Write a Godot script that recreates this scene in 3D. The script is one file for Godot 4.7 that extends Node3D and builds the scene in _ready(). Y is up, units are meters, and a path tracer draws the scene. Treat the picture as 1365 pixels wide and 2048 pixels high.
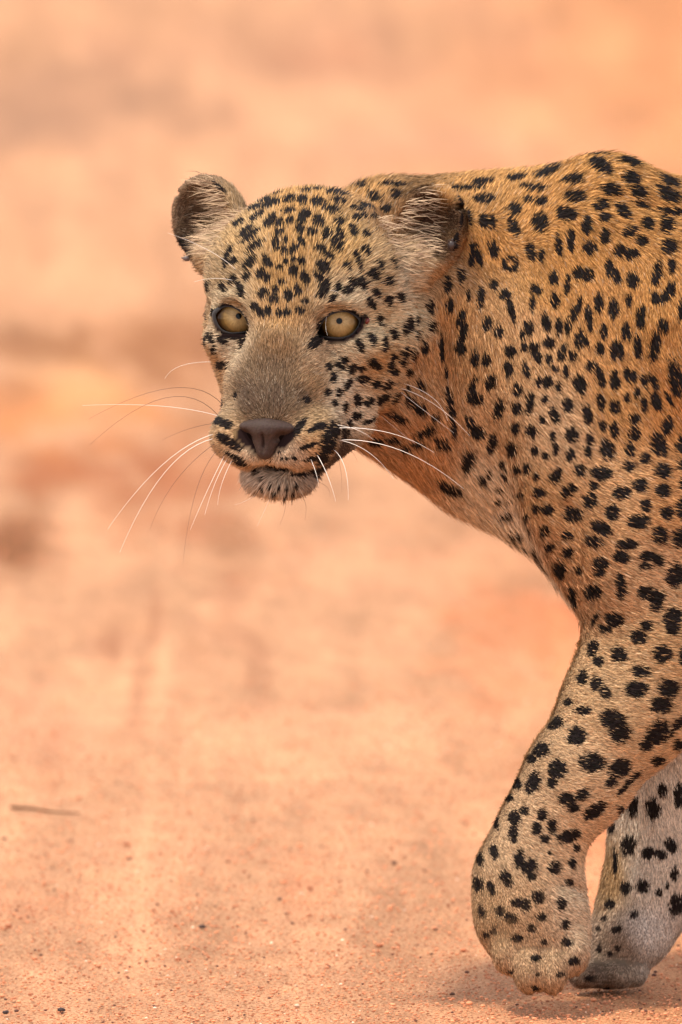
extends Node3D
# A leopard on a red earth track. Metres, y up. The animal walks towards -x; +z is its near (left) flank.

const LEAN := Vector3(0, 0.1219, 0.9925)   # the direction its near flank and face are turned to
var rng := RandomNumberGenerator.new()
var list := []                      # shapes of the form being built
var form := {}                      # its distance field
var vp := PackedVector3Array()      # hide: vertices, normals, coat colour, lie of the hair, hair length, corners
var vn := PackedVector3Array()
var vc := PackedColorArray()
var vd := PackedVector3Array()
var vl := PackedFloat32Array()
var tri := PackedInt32Array()
var gp := PackedVector3Array()      # how the coat lies and what colour it has, at places on the hide
var gd := PackedVector3Array()
var gl := PackedFloat32Array()
var gc := PackedVector3Array()
var mp := PackedVector3Array()      # dark marks of the coat; a few paint nostril and mouth shade
var md := PackedVector3Array()
var m1 := PackedFloat32Array()
var m2 := PackedFloat32Array()
var near_marks := {}
var rosettes := FastNoiseLite.new()
var ragged := FastNoiseLite.new()
var bare := []
var sockets := []                   # eye openings in the hide: centre, right, up, ahead, outline
var leopard: Node3D
var dark_whisker: StandardMaterial3D
var pale_whisker: StandardMaterial3D
var whiskers := 0
var stains_and_shade := []
var tints := FastNoiseLite.new()


func srgb(r: float, g: float, b: float) -> Color:
	return Color(r / 255.0, g / 255.0, b / 255.0)


func lin(r: float, g: float, b: float) -> Vector3:
	var c := srgb(r, g, b).srgb_to_linear()
	return Vector3(c.r, c.g, c.b)


func _ready() -> void:
	rng.seed = 4711
	# ---- camera, sky, sun, exposure
	var cam := Camera3D.new()
	cam.name = "camera"
	cam.transform = Transform3D(Basis(Vector3(1, 0, 0), deg_to_rad(-7.0)), Vector3(0, 2.2315, 14.8882))
	cam.near = 0.5
	cam.far = 900.0
	var lens := CameraAttributesPhysical.new()
	lens.frustum_focal_length = 421.9
	lens.frustum_focus_distance = 14.854
	lens.exposure_aperture = 5.6
	lens.frustum_far = 900.0
	lens.frustum_near = 0.5
	cam.attributes = lens
	cam.fov = 2.0 * rad_to_deg(atan(0.426667 / 15.0))
	add_child(cam)
	var env := Environment.new()
	env.background_mode = Environment.BG_SKY
	env.tonemap_mode = Environment.TONE_MAPPER_LINEAR
	env.tonemap_exposure = 1.29
	env.sdfgi_enabled = true
	env.ssao_enabled = true
	env.ssil_enabled = true
	var air := ProceduralSkyMaterial.new()
	air.sky_top_color = srgb(196, 202, 212)
	air.sky_horizon_color = srgb(232, 228, 222)
	air.sky_curve = 0.2
	air.ground_bottom_color = srgb(170, 110, 75)
	air.ground_horizon_color = srgb(205, 165, 140)
	air.sky_energy_multiplier = 1.3
	air.sun_angle_max = 20.0
	var sky := Sky.new()
	sky.sky_material = air
	env.sky = sky
	var world := WorldEnvironment.new()
	world.name = "world"
	world.environment = env
	add_child(world)
	var sun := DirectionalLight3D.new()
	sun.name = "sun"
	sun.light_color = srgb(255, 244, 226)
	sun.light_energy = 1.1
	sun.light_angular_distance = 6.0
	sun.shadow_enabled = true
	sun.look_at_from_position(Vector3(-0.36, 1.0, 0.25), Vector3.ZERO, Vector3.FORWARD)
	add_child(sun)

	# ---- the ground
	make_ground()

	# ---- the leopard
	leopard = Node3D.new()
	leopard.name = "leopard"
	leopard.position = Vector3(0.25, 0, 0)
	leopard.set_meta("label", "golden spotted leopard walking across the red earth, head turned to face the viewer")
	leopard.set_meta("category", "leopard")
	add_child(leopard)
	rosettes.seed = 5
	rosettes.noise_type = FastNoiseLite.TYPE_CELLULAR
	rosettes.cellular_return_type = FastNoiseLite.RETURN_DISTANCE
	rosettes.fractal_type = FastNoiseLite.FRACTAL_NONE
	rosettes.frequency = 27.0
	ragged.seed = 8
	ragged.frequency = 160.0
	tints.seed = 3
	tints.frequency = 14.0
	coat_pattern()
	build_hide()
	fur()
	face()
	litter()


# ------------------------------------------------------------------ shapes that melt into one skin
func ball(_called: String, centre: Vector3, radii: Vector3, turn: Vector3, blend: float, cut := false) -> void:
	list.append({"ball": true, "c": centre, "r": radii, "b": Basis.from_euler(turn * PI / 180.0), "k": blend, "cut": cut})


func limb(_called: String, a: Vector3, ra: float, b: Vector3, rb: float, flat: float, blend: float, cut := false) -> void:
	list.append({"ball": false, "a": a, "ra": ra, "b": b, "rb": rb, "flat": flat, "k": blend, "cut": cut})


func grow(h: float) -> void:
	var lo := Vector3(1e9, 1e9, 1e9)
	var hi := -lo
	for s in list:
		var m: float = 1.7 * s.k + 3.0 * h
		var e: Vector3
		if s.ball:
			var b: Basis = s.b
			var r: Vector3 = s.r
			e = Vector3(Vector3(b.x.x * r.x, b.y.x * r.y, b.z.x * r.z).length(), Vector3(b.x.y * r.x, b.y.y * r.y, b.z.y * r.z).length(), Vector3(b.x.z * r.x, b.y.z * r.y, b.z.z * r.z).length())
			s.lo = s.c - e - Vector3(m, m, m)
			s.hi = s.c + e + Vector3(m, m, m)
		else:
			var ea: Vector3 = Vector3(1, 1, s.flat) * s.ra
			var eb: Vector3 = Vector3(1, 1, s.flat) * s.rb
			s.lo = (s.a - ea).min(s.b - eb) - Vector3(m, m, m)
			s.hi = (s.a + ea).max(s.b + eb) + Vector3(m, m, m)
		if not s.cut:
			lo = lo.min(s.lo)
			hi = hi.max(s.hi)
	var size := ((hi - lo) / h).ceil()
	var nx := int(size.x) + 1
	var ny := int(size.y) + 1
	var nz := int(size.z) + 1
	var d := PackedFloat32Array()
	d.resize(nx * ny * nz)
	d.fill(9.0)
	for s in list:
		var i0 := Vector3i(((s.lo - lo) / h).floor()).clamp(Vector3i.ZERO, Vector3i(nx, ny, nz))
		var i1 := Vector3i(((s.hi - lo) / h).ceil()).clamp(Vector3i.ZERO, Vector3i(nx, ny, nz))
		var k: float = s.k
		var cut: bool = s.cut
		var q4 := 0.25 / k
		var inv := Vector3.ZERO
		var axes := Basis()
		var a := Vector3.ZERO
		var ba := Vector3.ZERO
		var squash := 1.0
		var ra := 0.0
		var dr := 0.0
		var per := 1.0
		var short := 1.0
		var is_ball: bool = s.ball
		if is_ball:
			inv = Vector3.ONE / s.r
			axes = s.b.transposed()
		else:
			squash = 1.0 / s.flat
			a = s.a * Vector3(1, 1, squash)
			ba = s.b * Vector3(1, 1, squash) - a
			per = 1.0 / ba.length_squared()
			ra = s.ra
			dr = s.rb - s.ra
			short = minf(1.0, s.flat)
		for ix in range(i0.x, i1.x):
			for iy in range(i0.y, i1.y):
				var at := (ix * ny + iy) * nz + i0.z
				var p := lo + Vector3(ix, iy, i0.z) * h
				var step := Vector3(0, 0, h)
				if is_ball:
					p = axes * (p - s.c)
					step = axes * step
				else:
					p = p * Vector3(1, 1, squash) - a
					step.z *= squash
				for iz in range(i0.z, i1.z):
					var v: float
					if is_ball:
						var u := p * inv
						var k0 := u.length()
						v = k0 * (k0 - 1.0) / ((u * inv).length() + 1e-6)
					else:
						var t := clampf(p.dot(ba) * per, 0.0, 1.0)
						v = ((p - ba * t).length() - ra - dr * t) * short
					p += step
					var old := d[at]
					if cut:
						v = -v
						var o := k - absf(old - v)
						v = maxf(old, v)
						if o > 0.0:
							v += o * o * q4
					else:
						var o := k - absf(old - v)
						v = minf(old, v)
						if o > 0.0:
							v -= o * o * q4
					d[at] = v
					at += 1
	form = {"d": d, "nx": nx, "ny": ny, "nz": nz, "lo": lo, "h": h}


func skin_over(verts: PackedVector3Array, norms: PackedVector3Array, corners: PackedInt32Array) -> void:
	# surface nets: one vertex in each cell that the surface crosses, one quad round each crossed edge
	var d: PackedFloat32Array = form.d
	var nx: int = form.nx
	var ny: int = form.ny
	var nz: int = form.nz
	var lo: Vector3 = form.lo
	var h: float = form.h
	var sy := nz
	var sx := ny * nz
	var number := PackedInt32Array()
	number.resize(d.size())
	number.fill(-1)
	var cells := PackedInt32Array()
	var far := 2.5 * h
	for x in nx - 1:
		for y in ny - 1:
			var at := (x * ny + y) * nz
			for z in nz - 1:
				var i := at + z
				var a := d[i]
				if a > far or a < -far:
					continue
				var b := d[i + 1]
				var c := d[i + sy]
				var e := d[i + sy + 1]
				var f := d[i + sx]
				var g := d[i + sx + 1]
				var j := d[i + sx + sy]
				var k := d[i + sx + sy + 1]
				var inside := int(a < 0) + int(b < 0) + int(c < 0) + int(e < 0) + int(f < 0) + int(g < 0) + int(j < 0) + int(k < 0)
				if inside == 0 or inside == 8:
					continue
				var sum := Vector3.ZERO
				var n := 0
				if (a < 0) != (b < 0):
					sum += Vector3(0, 0, a / (a - b)); n += 1
				if (c < 0) != (e < 0):
					sum += Vector3(0, 1, c / (c - e)); n += 1
				if (f < 0) != (g < 0):
					sum += Vector3(1, 0, f / (f - g)); n += 1
				if (j < 0) != (k < 0):
					sum += Vector3(1, 1, j / (j - k)); n += 1
				if (a < 0) != (c < 0):
					sum += Vector3(0, a / (a - c), 0); n += 1
				if (b < 0) != (e < 0):
					sum += Vector3(0, b / (b - e), 1); n += 1
				if (f < 0) != (j < 0):
					sum += Vector3(1, f / (f - j), 0); n += 1
				if (g < 0) != (k < 0):
					sum += Vector3(1, g / (g - k), 1); n += 1
				if (a < 0) != (f < 0):
					sum += Vector3(a / (a - f), 0, 0); n += 1
				if (b < 0) != (g < 0):
					sum += Vector3(b / (b - g), 0, 1); n += 1
				if (c < 0) != (j < 0):
					sum += Vector3(c / (c - j), 1, 0); n += 1
				if (e < 0) != (k < 0):
					sum += Vector3(e / (e - k), 1, 1); n += 1
				number[i] = verts.size()
				cells.append(i)
				verts.append(lo + (Vector3(x, y, z) + sum / n) * h)
				norms.append(Vector3(f + g + j + k - a - b - c - e, c + e + j + k - a - b - f - g, b + e + g + k - a - c - f - j).normalized())
	for i in cells:
		var a := d[i] < 0
		for way in 3:
			var s0: int = [sx, sy, 1][way]
			var s1: int = [sy, 1, sx][way]
			var s2: int = [1, sx, sy][way]
			if a == (d[i + s0] < 0):
				continue
			var p := number[i]
			var q := number[i - s1]
			var r := number[i - s1 - s2]
			var t := number[i - s2]
			if q < 0 or r < 0 or t < 0:
				continue
			if a:
				corners.append_array(PackedInt32Array([p, q, r, p, r, t]) if (verts[q] - verts[p]).cross(verts[r] - verts[p]).dot(norms[p]) < 0 else PackedInt32Array([p, r, q, p, t, r]))
			else:
				corners.append_array(PackedInt32Array([p, r, q, p, t, r]) if (verts[r] - verts[p]).cross(verts[q] - verts[p]).dot(norms[p]) < 0 else PackedInt32Array([p, q, r, p, r, t]))


func mesh_of(verts: PackedVector3Array, norms: PackedVector3Array, colors: PackedColorArray, corners: PackedInt32Array) -> ArrayMesh:
	var a := []
	a.resize(Mesh.ARRAY_MAX)
	a[Mesh.ARRAY_VERTEX] = verts
	a[Mesh.ARRAY_NORMAL] = norms
	if colors.size():
		a[Mesh.ARRAY_COLOR] = colors
	a[Mesh.ARRAY_INDEX] = corners
	var m := ArrayMesh.new()
	m.add_surface_from_arrays(Mesh.PRIMITIVE_TRIANGLES, a)
	return m


func put(called: String, mesh: Mesh, material: Material, parent: Node = self, at := Vector3.ZERO) -> MeshInstance3D:
	var o := MeshInstance3D.new()
	o.name = called
	o.mesh = mesh
	o.material_override = material
	o.position = at
	parent.add_child(o, true)
	return o


func stuff(rough: float, tinted := true, base := Color.WHITE) -> StandardMaterial3D:
	var m := StandardMaterial3D.new()
	m.vertex_color_use_as_albedo = tinted
	m.albedo_color = base
	m.roughness = rough
	return m


# ------------------------------------------------------------------ the coat: where it is dark, how it lies, what colour it has
func mark(v: Array, more := 0.5) -> void:
	for i in range(0, v.size(), 8):
		var c := Vector3(v[i], v[i + 1], v[i + 2]) * 0.001
		var n := mp.size()
		mp.append(c)
		m1.append((v[i + 3] + more) * 0.001)
		m2.append((v[i + 4] + more) * 0.001)
		md.append(Vector3(v[i + 5], v[i + 6], v[i + 7]).normalized())
		var r: float = v[i + 3] * 0.0016 + 0.002
		var a := Vector3i(((c - Vector3(r, r, r)) / 0.02).floor())
		var b := Vector3i(((c + Vector3(r, r, r)) / 0.02).floor())
		for x in range(a.x, b.x + 1):
			for y in range(a.y, b.y + 1):
				for z in range(a.z, b.z + 1):
					var key := Vector3i(x, y, z)
					if not near_marks.has(key):
						near_marks[key] = []
					near_marks[key].append(n)


func grain(v: Array) -> void:
	for i in range(0, v.size(), 10):
		gp.append(Vector3(v[i], v[i + 1], v[i + 2]) * 0.001)
		gd.append(Vector3(v[i + 3], v[i + 4], v[i + 5]).normalized())
		gl.append(v[i + 6] * 0.001)
		var c := lin(v[i + 7], v[i + 8], v[i + 9]) * 0.92
		var grey := c.dot(Vector3(0.3, 0.59, 0.11))
		gc.append((Vector3(grey, grey, grey).lerp(c, 0.95)).max(Vector3(0.01, 0.01, 0.01)))


func bald(centre: Vector3, radii: Vector3, turn: Vector3) -> void:
	bare.append([centre, Vector3.ONE / radii, Basis.from_euler(turn * PI / 180.0).transposed(), radii[radii.max_axis_index()]])


func dark_at(p: Vector3, far_side: bool, loose: float) -> float:
	# 1 inside a dark mark, 0 outside, in between on its ragged border
	if p.x > 0.288 or far_side:
		var v := rosettes.get_noise_3d(p.x, p.y, p.z * 0.7) + 1.0 + loose * 0.05
		return 1.0 if v < 0.47 and v > 0.2 else 0.0
	var found = near_marks.get(Vector3i((p / 0.02).floor()))
	if found == null:
		return 0.0
	var most := 0.0
	var wob := ragged.get_noise_3dv(p) * 0.5 + loose
	for n in found:
		var o := p - mp[n]
		var along := o.dot(md[n])
		var q := along * along / (m1[n] * m1[n]) + (o.length_squared() - along * along) / (m2[n] * m2[n])
		most = maxf(most, 1.2 + wob - q)
	return clampf(most * 2.0, 0.0, 1.0)


func coat_pattern() -> void:
	mark([-71,663,53,11.8,4.7,-36,-2,-93,  -63,669,49,8.5,3.8,-42,-6,-91,  -58,667,66,9.8,8.0,-66,-5,-75,
		-43,671,69,8.3,5.7,-17,28,-94,  -53,673,45,5.9,3.0,-48,-8,-87,  -29,677,54,6.7,3.7,-7,29,-95,
		-19,677,48,6.4,4.0,20,27,-94,  -32,670,75,8.6,3.7,-3,36,-93,  -20,669,77,6.9,5.5,18,39,-90,
		-9,664,85,8.2,5.6,-97,26,-4,  -3,670,70,5.8,3.6,-47,-19,86,  -6,676,45,9.9,4.1,-45,-5,89,
		-69,658,75,6.8,6.0,-20,24,-95,  -44,663,88,6.2,4.0,-81,8,-58,  -58,656,93,9.3,4.5,-27,-54,79,
		-84,652,67,8.2,4.4,-24,12,-96,  -50,654,101,4.8,3.2,-29,46,-84,  -42,657,101,5.1,2.8,-8,52,-85,
		-30,661,95,6.9,4.1,-40,-43,81,  -33,656,103,4.1,3.7,-11,56,-82,  -19,656,102,7.6,4.1,8,56,-83,
		-3,655,96,5.9,3.2,14,50,-86,  -12,648,110,5.3,3.9,4,66,-75,  -13,644,113,3.4,2.8,-88,-20,42,
		-78,647,88,7.4,4.8,-74,-64,23,  -74,644,96,9.6,4.8,-79,-61,3,  -51,648,109,4.4,3.3,-76,24,-61,
		-25,648,112,4.5,3.8,18,68,-71,  -34,650,110,4.3,3.2,-5,67,-74,  -33,641,119,4.7,2.6,-39,73,-56,
		-4,640,116,6.8,5.5,12,73,-67,  -70,636,107,8.9,3.7,-81,-56,-18,  -53,639,116,5.9,2.6,-18,76,-63,
		-46,642,116,2.7,1.9,-13,75,-65,  -17,635,121,5.6,2.8,-80,56,-23,  -11,631,123,4.6,2.2,-86,49,-13,
		-39,635,122,4.3,2.9,-56,-74,37,  -46,634,121,2.6,2.3,-45,71,-54,  -92,630,93,5.1,3.2,-37,-87,33,
		-94,621,97,3.7,2.4,-45,-89,-1,  -74,624,112,7.6,3.6,-71,-68,-19,  -61,626,119,4.3,2.6,-67,46,-58,
		-59,623,122,3.0,2.3,-88,10,-46,  -45,626,126,3.3,1.9,-3,92,-40,  -33,626,127,3.9,2.4,-98,17,-11,
		-50,621,126,2.4,2.0,-93,12,-33,  -87,624,101,3.7,2.3,-72,9,-69,  -66,615,121,4.4,3.5,-80,-49,-34,
		-15,622,128,5.7,4.7,-60,77,-21,  -39,618,130,5.1,2.9,-56,77,-29,  -60,612,125,3.2,2.8,-61,-79,-9,
		-30,613,132,5.1,3.0,-42,88,-22,  -77,613,113,4.0,2.9,-72,-59,-38,  -82,602,114,7.2,2.5,-26,78,-57,
		-15,604,133,8.1,3.5,-33,-87,37,  -18,613,131,5.5,2.3,-64,76,-9,  -89,609,106,4.8,2.9,-73,-47,-50,
		-97,603,99,5.2,2.8,-49,36,-80,  -110,599,71,10.8,3.4,-32,-46,-83,  -64,600,127,5.2,3.8,-80,-58,-16,
		-44,599,134,4.3,3.7,-37,86,-36,  -36,603,134,4.2,2.9,-49,82,-30,  -54,604,130,3.3,2.1,-4,95,-31,
		-55,595,132,4.2,3.3,-90,12,-42,  -30,594,137,2.3,1.8,-100,0,-2,  -71,589,126,3.5,2.6,-61,58,-55,
		-66,584,131,4.8,2.7,-62,51,-59,  -60,586,134,4.7,2.3,-3,93,-36,  -51,585,138,2.8,2.1,-7,92,-38,
		-45,585,139,3.7,2.4,-86,-50,10,  -34,587,139,3.2,2.3,-100,0,5,  -48,609,130,2.4,1.8,-97,1,-25,
		-39,627,126,2.3,1.9,-99,6,-16], 1.2)  # forehead
	mark([-2,674,52,13.5,5.0,-71,9,70,  -2,670,69,6.8,4.7,-62,-10,78,  14,675,-10,13.3,3.3,-59,-1,-80,
		42,677,-1,11.0,3.0,-100,-0,-5,  27,667,11,9.3,4.2,-68,40,-62,  45,670,10,5.2,3.8,-54,55,-63,
		21,664,53,10.9,3.7,-52,20,83,  12,664,70,7.1,3.4,-71,7,70,  37,658,20,4.4,2.7,-100,0,-5,
		12,657,83,5.9,3.3,34,30,-89,  18,658,75,4.8,2.3,-44,-14,89,  27,657,64,7.8,1.8,-45,6,89,
		9,648,100,7.8,3.0,-17,60,-78,  -2,655,96,5.0,3.5,38,40,-83,  -2,647,107,6.2,2.7,-34,65,-68,
		19,645,97,5.2,2.4,15,48,-86,  19,633,111,4.3,3.6,-33,82,-47,  12,629,118,4.7,1.9,-47,82,-31,
		14,622,121,4.2,1.5,-16,93,-32,  4,622,124,3.7,2.3,-64,76,-14,  30,622,110,3.9,2.5,-67,67,33,
		42,621,94,4.9,3.1,-50,62,60,  25,615,117,4.9,3.9,-77,44,45,  37,609,107,5.8,3.6,61,-13,-78,
		17,609,123,6.5,2.8,-35,94,5,  9,609,126,4.3,2.6,-76,63,17,  4,603,129,5.8,2.7,-88,-28,37,
		-4,606,130,4.2,2.3,1,96,-27,  -8,597,134,3.7,1.8,-70,-67,24,  28,600,116,5.7,2.0,-54,66,52,
		38,592,103,8.0,3.6,-44,35,83,  47,593,85,10.3,2.8,-37,33,87,  24,591,118,6.1,2.7,-47,61,63,
		30,576,105,5.8,4.4,39,-62,-68,  88,599,47,6.0,2.3,-0,97,-23,  74,584,48,4.1,2.8,-18,-98,7,
		90,583,51,5.5,2.6,-0,99,-14,  93,634,61,4.1,2.7,0,100,-6], 1.1)  # crown
	mark([52,566,79,5.0,3.9,3,98,-20,  55,570,73,5.7,4.8,21,80,-56,  42,563,90,6.3,3.5,-52,69,51,
		35,557,109,9.1,4.7,-29,-36,89,  24,562,121,5.3,3.1,-16,87,-46,  15,558,127,5.5,2.6,-34,93,-14,
		62,570,60,5.3,3.1,25,37,-90,  62,559,64,4.0,3.2,41,-10,-90,  52,547,78,6.3,3.5,-67,6,74,
		50,538,76,5.1,2.9,-25,69,68,  59,543,66,7.1,3.4,-16,63,76,  42,543,88,5.1,3.1,44,-40,-80,
		39,537,89,6.4,3.8,-25,65,72,  43,531,82,6.2,2.6,-54,21,81,  24,543,118,5.8,3.3,-31,57,76,
		29,539,109,6.9,2.7,-25,43,87,  2,545,125,2.8,2.7,-33,94,12,  8,538,122,5.3,3.0,-77,-62,14,
		15,538,118,3.0,2.2,-49,59,64,  -2,540,128,5.4,2.9,-77,37,52,  -11,541,138,4.5,2.7,46,26,-85,
		55,528,58,10.5,3.5,-29,30,91,  17,528,112,7.2,3.0,-72,15,67,  28,523,99,6.3,3.3,-54,28,79,
		37,520,85,7.5,4.2,-50,12,86,  52,514,43,6.3,2.9,-66,-2,75,  4,525,128,10.2,2.5,-40,-31,86,
		-7,532,140,4.1,3.0,24,73,-63,  -3,520,140,3.7,3.3,-13,99,7,  -12,521,148,3.4,1.9,-73,39,56,
		12,511,111,5.0,3.7,-26,82,51,  33,508,80,11.1,5.2,-49,-4,87,  22,508,101,6.5,3.3,-62,5,79,
		44,507,57,9.0,4.6,-22,33,92,  2,506,131,7.3,3.9,-33,48,81,  -7,512,144,2.8,2.3,5,97,-22,
		11,497,112,3.2,2.8,-6,100,-3,  14,497,108,2.6,1.4,-2,100,-3,  37,494,35,4.9,1.8,-90,-30,-31,
		23,492,99,18.5,1.5,-49,-12,86,  47,487,35,6.9,3.0,-94,33,-8,  6,492,119,5.1,2.7,45,-10,-89,
		65,517,46,5.6,2.6,-24,96,11,  57,503,41,4.8,4.3,-17,96,21,  65,496,42,6.0,4.0,-75,66,-0,
		78,489,43,3.4,2.9,-91,-28,-30,  72,477,38,5.3,3.2,-64,-65,-42,  64,473,34,4.5,2.5,-87,-28,-40,
		83,469,39,6.1,2.6,-92,29,-25,  85,463,38,6.5,2.5,-91,-8,-40,  28,465,16,8.2,3.4,-73,-29,-61,
		43,468,24,5.6,3.0,-96,20,-21,  63,465,30,5.9,2.1,-92,-7,-38,  53,460,23,5.1,2.8,-88,-15,-45,
		69,547,48,4.6,2.3,-1,100,-3,  84,547,45,10.2,2.1,-8,100,2,  88,527,45,5.6,1.5,1,100,7,
		90,503,45,7.6,2.4,-17,-98,-13,  93,494,45,5.5,1.5,-25,97,0,  93,483,43,7.4,2.7,-25,97,5,
		98,549,55,5.6,2.2,1,100,2,  75,566,45,5.7,2.4,-47,-87,-14,  -18,496,176,8.7,2.5,-70,-13,71,
		-24,494,181,3.0,2.1,-90,-9,42], 1.0)  # cheek
	mark([-97,559,99,5.3,2.7,-80,46,-39,  -107,560,90,5.8,3.0,-49,38,-79,  -105,550,92,5.6,2.1,-20,-69,-70,
		-108,537,34,4.5,2.0,-29,43,-85,  -100,536,83,9.6,3.3,-31,-28,-91,  -94,537,96,5.5,2.3,-41,-9,-91,
		-104,528,46,6.0,2.5,-9,52,85,  -112,555,81,5.1,3.6,15,86,49,  -112,572,29,6.6,2.5,-8,55,-83,
		-98,502,70,4.9,3.7,-41,-6,-91,  -86,517,139,4.1,2.7,-41,-26,-87,  -102,498,148,9.5,3.0,-19,14,-97,
		-96,497,162,10.4,2.4,-53,22,-82,  -94,484,169,11.2,3.1,-82,31,-49,  -86,479,172,5.7,1.9,-88,37,-30,
		-29,516,162,4.6,2.0,-64,6,77,  -12,521,148,3.2,2.1,-74,34,58,  -23,561,139,11.7,3.3,-43,-40,81,
		-80,558,105,5.8,4.1,-16,-98,-15,  -80,563,105,3.8,2.0,-62,-1,-78], 1.1)  # left face
	mark([-98,503,69,5.5,3.2,37,-9,92,  -100,498,154,10.2,2.9,-31,8,-95,  -93,497,164,7.7,2.6,-62,25,-74,
		-94,485,169,11.2,2.7,-81,31,-51,  -87,470,171,12.2,2.5,-82,32,-47,  -82,464,170,6.7,3.2,-92,28,-26,
		-24,494,181,5.6,2.6,-81,-28,52,  -15,496,174,6.6,2.6,-62,-15,77,  -28,481,186,12.1,1.8,-95,-30,11,
		-23,470,179,10.5,2.4,-93,-11,35,  -39,471,184,2.0,1.4,-100,3,7,  -45,471,184,1.3,0.9,-99,-6,-16,
		-49,471,183,1.0,0.9,-71,-63,-31,  -51,476,182,1.0,0.8,-88,2,-47,  13,509,110,5.1,4.1,-34,82,46,
		2,507,132,6.3,4.2,34,-44,-83,  11,497,112,3.1,2.5,-3,100,-5,  6,492,119,4.4,2.4,45,-10,-89,
		-7,491,166,18.0,7.1,-37,-22,90,  2,484,135,17.4,8.0,-40,17,90,  -10,480,175,11.7,8.1,-58,15,80,
		-15,468,171,16.0,6.3,-15,44,88,  -20,456,140,12.3,5.2,-54,-5,84,  -55,459,146,6.7,2.3,-99,-1,-17,
		-34,454,154,10.7,1.8,-93,4,37,  -70,455,147,5.0,1.6,-85,18,-50,  -59,472,183,10.9,1.9,-4,69,72,
		-55,459,146,5.0,2.6,-98,-0,-17,  -36,495,181,10.7,3.4,-57,-70,43,  -78,494,178,11.3,5.1,-38,80,47,
		-50,458,148,10.5,3.4,-92,2,-39,  -64,449,153,2.3,1.0,-50,80,-33,  -58,445,155,2.7,1.0,2,95,30,
		-51,444,156,2.8,1.0,1,92,40,  -45,443,156,3.3,1.0,-13,-86,-50,  -38,445,156,2.8,1.1,-31,-93,-19,
		-55,440,153,3.8,0.9,1,68,74,  -46,437,150,5.3,0.9,-3,-52,-85,  -40,438,151,4.5,0.9,-6,-59,-81,
		-64,442,151,2.5,1.1,-18,82,55], 0.6)  # muzzle; shade of nostril openings and mouth gap painted in among these
	mark([211,703,4,13.9,4.6,-83,-4,-56,  174,691,-17,13.3,5.5,-49,-20,-85,  214,696,23,14.3,6.9,-59,38,-71,
		240,699,12,12.5,8.0,-80,17,57,  171,687,-0,12.1,10.3,-88,-33,-35,  192,684,27,10.3,6.2,-90,-2,-45,
		240,686,31,9.7,8.1,-4,74,-67,  246,676,36,9.5,6.3,-62,76,-19,  271,682,7,12.5,9.9,-66,22,72,
		270,673,25,13.6,8.3,-87,47,16,  223,678,39,9.5,5.6,-98,17,-11,  160,675,13,16.5,4.4,-80,2,-60,
		193,671,38,10.2,6.1,-95,2,-32,  117,679,-2,9.5,5.1,-99,0,-12,  105,674,4,15.8,3.6,-100,-1,-7,
		145,682,-4,9.5,5.0,-97,-17,19,  119,666,13,9.8,5.3,-100,0,-6,  156,666,20,7.6,3.8,-78,16,-60,
		166,665,27,7.4,4.8,-75,14,-64,  215,666,44,7.6,5.9,-96,-22,18,  233,661,48,9.5,5.3,-57,63,-53,
		248,665,38,9.8,3.1,-91,35,23,  273,659,32,14.7,3.6,-96,16,24,  144,658,21,6.5,5.8,-62,55,-55,
		183,658,42,6.8,5.5,-54,62,-57,  190,657,45,6.0,4.9,-22,83,-51,  105,653,21,8.6,2.8,-16,84,-51,
		118,650,24,6.7,4.4,-29,84,-46,  125,649,25,5.9,3.9,-1,89,-46,  218,656,51,5.1,4.3,-99,6,-13,
		253,651,50,7.2,6.0,4,82,-57,  269,650,44,11.0,7.1,1,61,-79,  143,644,29,9.5,4.4,-40,77,-51,
		165,649,37,10.0,7.3,-19,81,-56,  203,650,52,8.2,4.8,-2,91,-41,  238,645,57,7.2,5.3,-91,-36,21,
		218,641,57,7.3,4.4,-15,-92,36,  190,638,54,9.8,4.1,-2,92,-39,  180,633,52,10.8,3.3,-17,89,-43,
		248,637,60,6.1,5.5,31,79,-53,  270,632,56,8.6,7.4,55,57,-61,  206,632,59,6.5,6.0,-79,53,-31,
		230,630,63,6.2,5.1,-9,91,-40,  240,627,66,7.1,5.0,-99,-16,-2,  126,628,33,8.1,4.7,-24,91,-35,
		108,621,39,8.3,2.8,-17,-89,43,  114,621,38,9.0,2.9,-16,91,-39,  110,631,34,4.7,2.5,-99,0,11,
		135,615,39,6.5,2.4,-1,92,-39,  145,616,42,7.4,3.1,-2,91,-41,  140,621,38,5.8,1.9,-95,-3,-31,
		141,612,42,5.1,2.5,-93,-1,-37,  157,626,44,8.1,4.8,-23,84,-49,  166,625,49,6.2,2.8,-3,92,-39,
		222,616,68,9.0,3.9,-9,91,-40,  227,610,71,7.5,4.4,-33,84,-43,  242,607,76,7.4,6.1,-13,89,-43,
		99,607,45,6.4,3.5,0,94,-34,  176,607,60,6.7,4.7,-6,94,-33,  196,612,65,6.1,4.8,-7,94,-33,
		187,602,66,9.5,2.9,-8,-96,27,  204,610,67,6.8,5.6,-24,89,-38,  261,612,74,13.2,4.4,-16,-81,56,
		273,617,67,9.0,3.6,3,81,-59,  260,593,85,7.5,4.4,-30,85,-44,  271,598,80,9.9,5.1,-32,-75,58,
		265,592,85,6.4,4.2,-99,-2,16,  126,600,47,6.0,3.5,-1,87,-50,  88,600,47,7.9,2.4,-0,97,-24,
		105,591,51,5.6,1.9,-0,95,-30,  115,590,51,9.7,3.5,0,93,-37,  136,592,54,5.7,4.8,-62,55,-56,
		141,580,62,11.6,3.2,-25,87,-43], 0.1)  # nape
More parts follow.
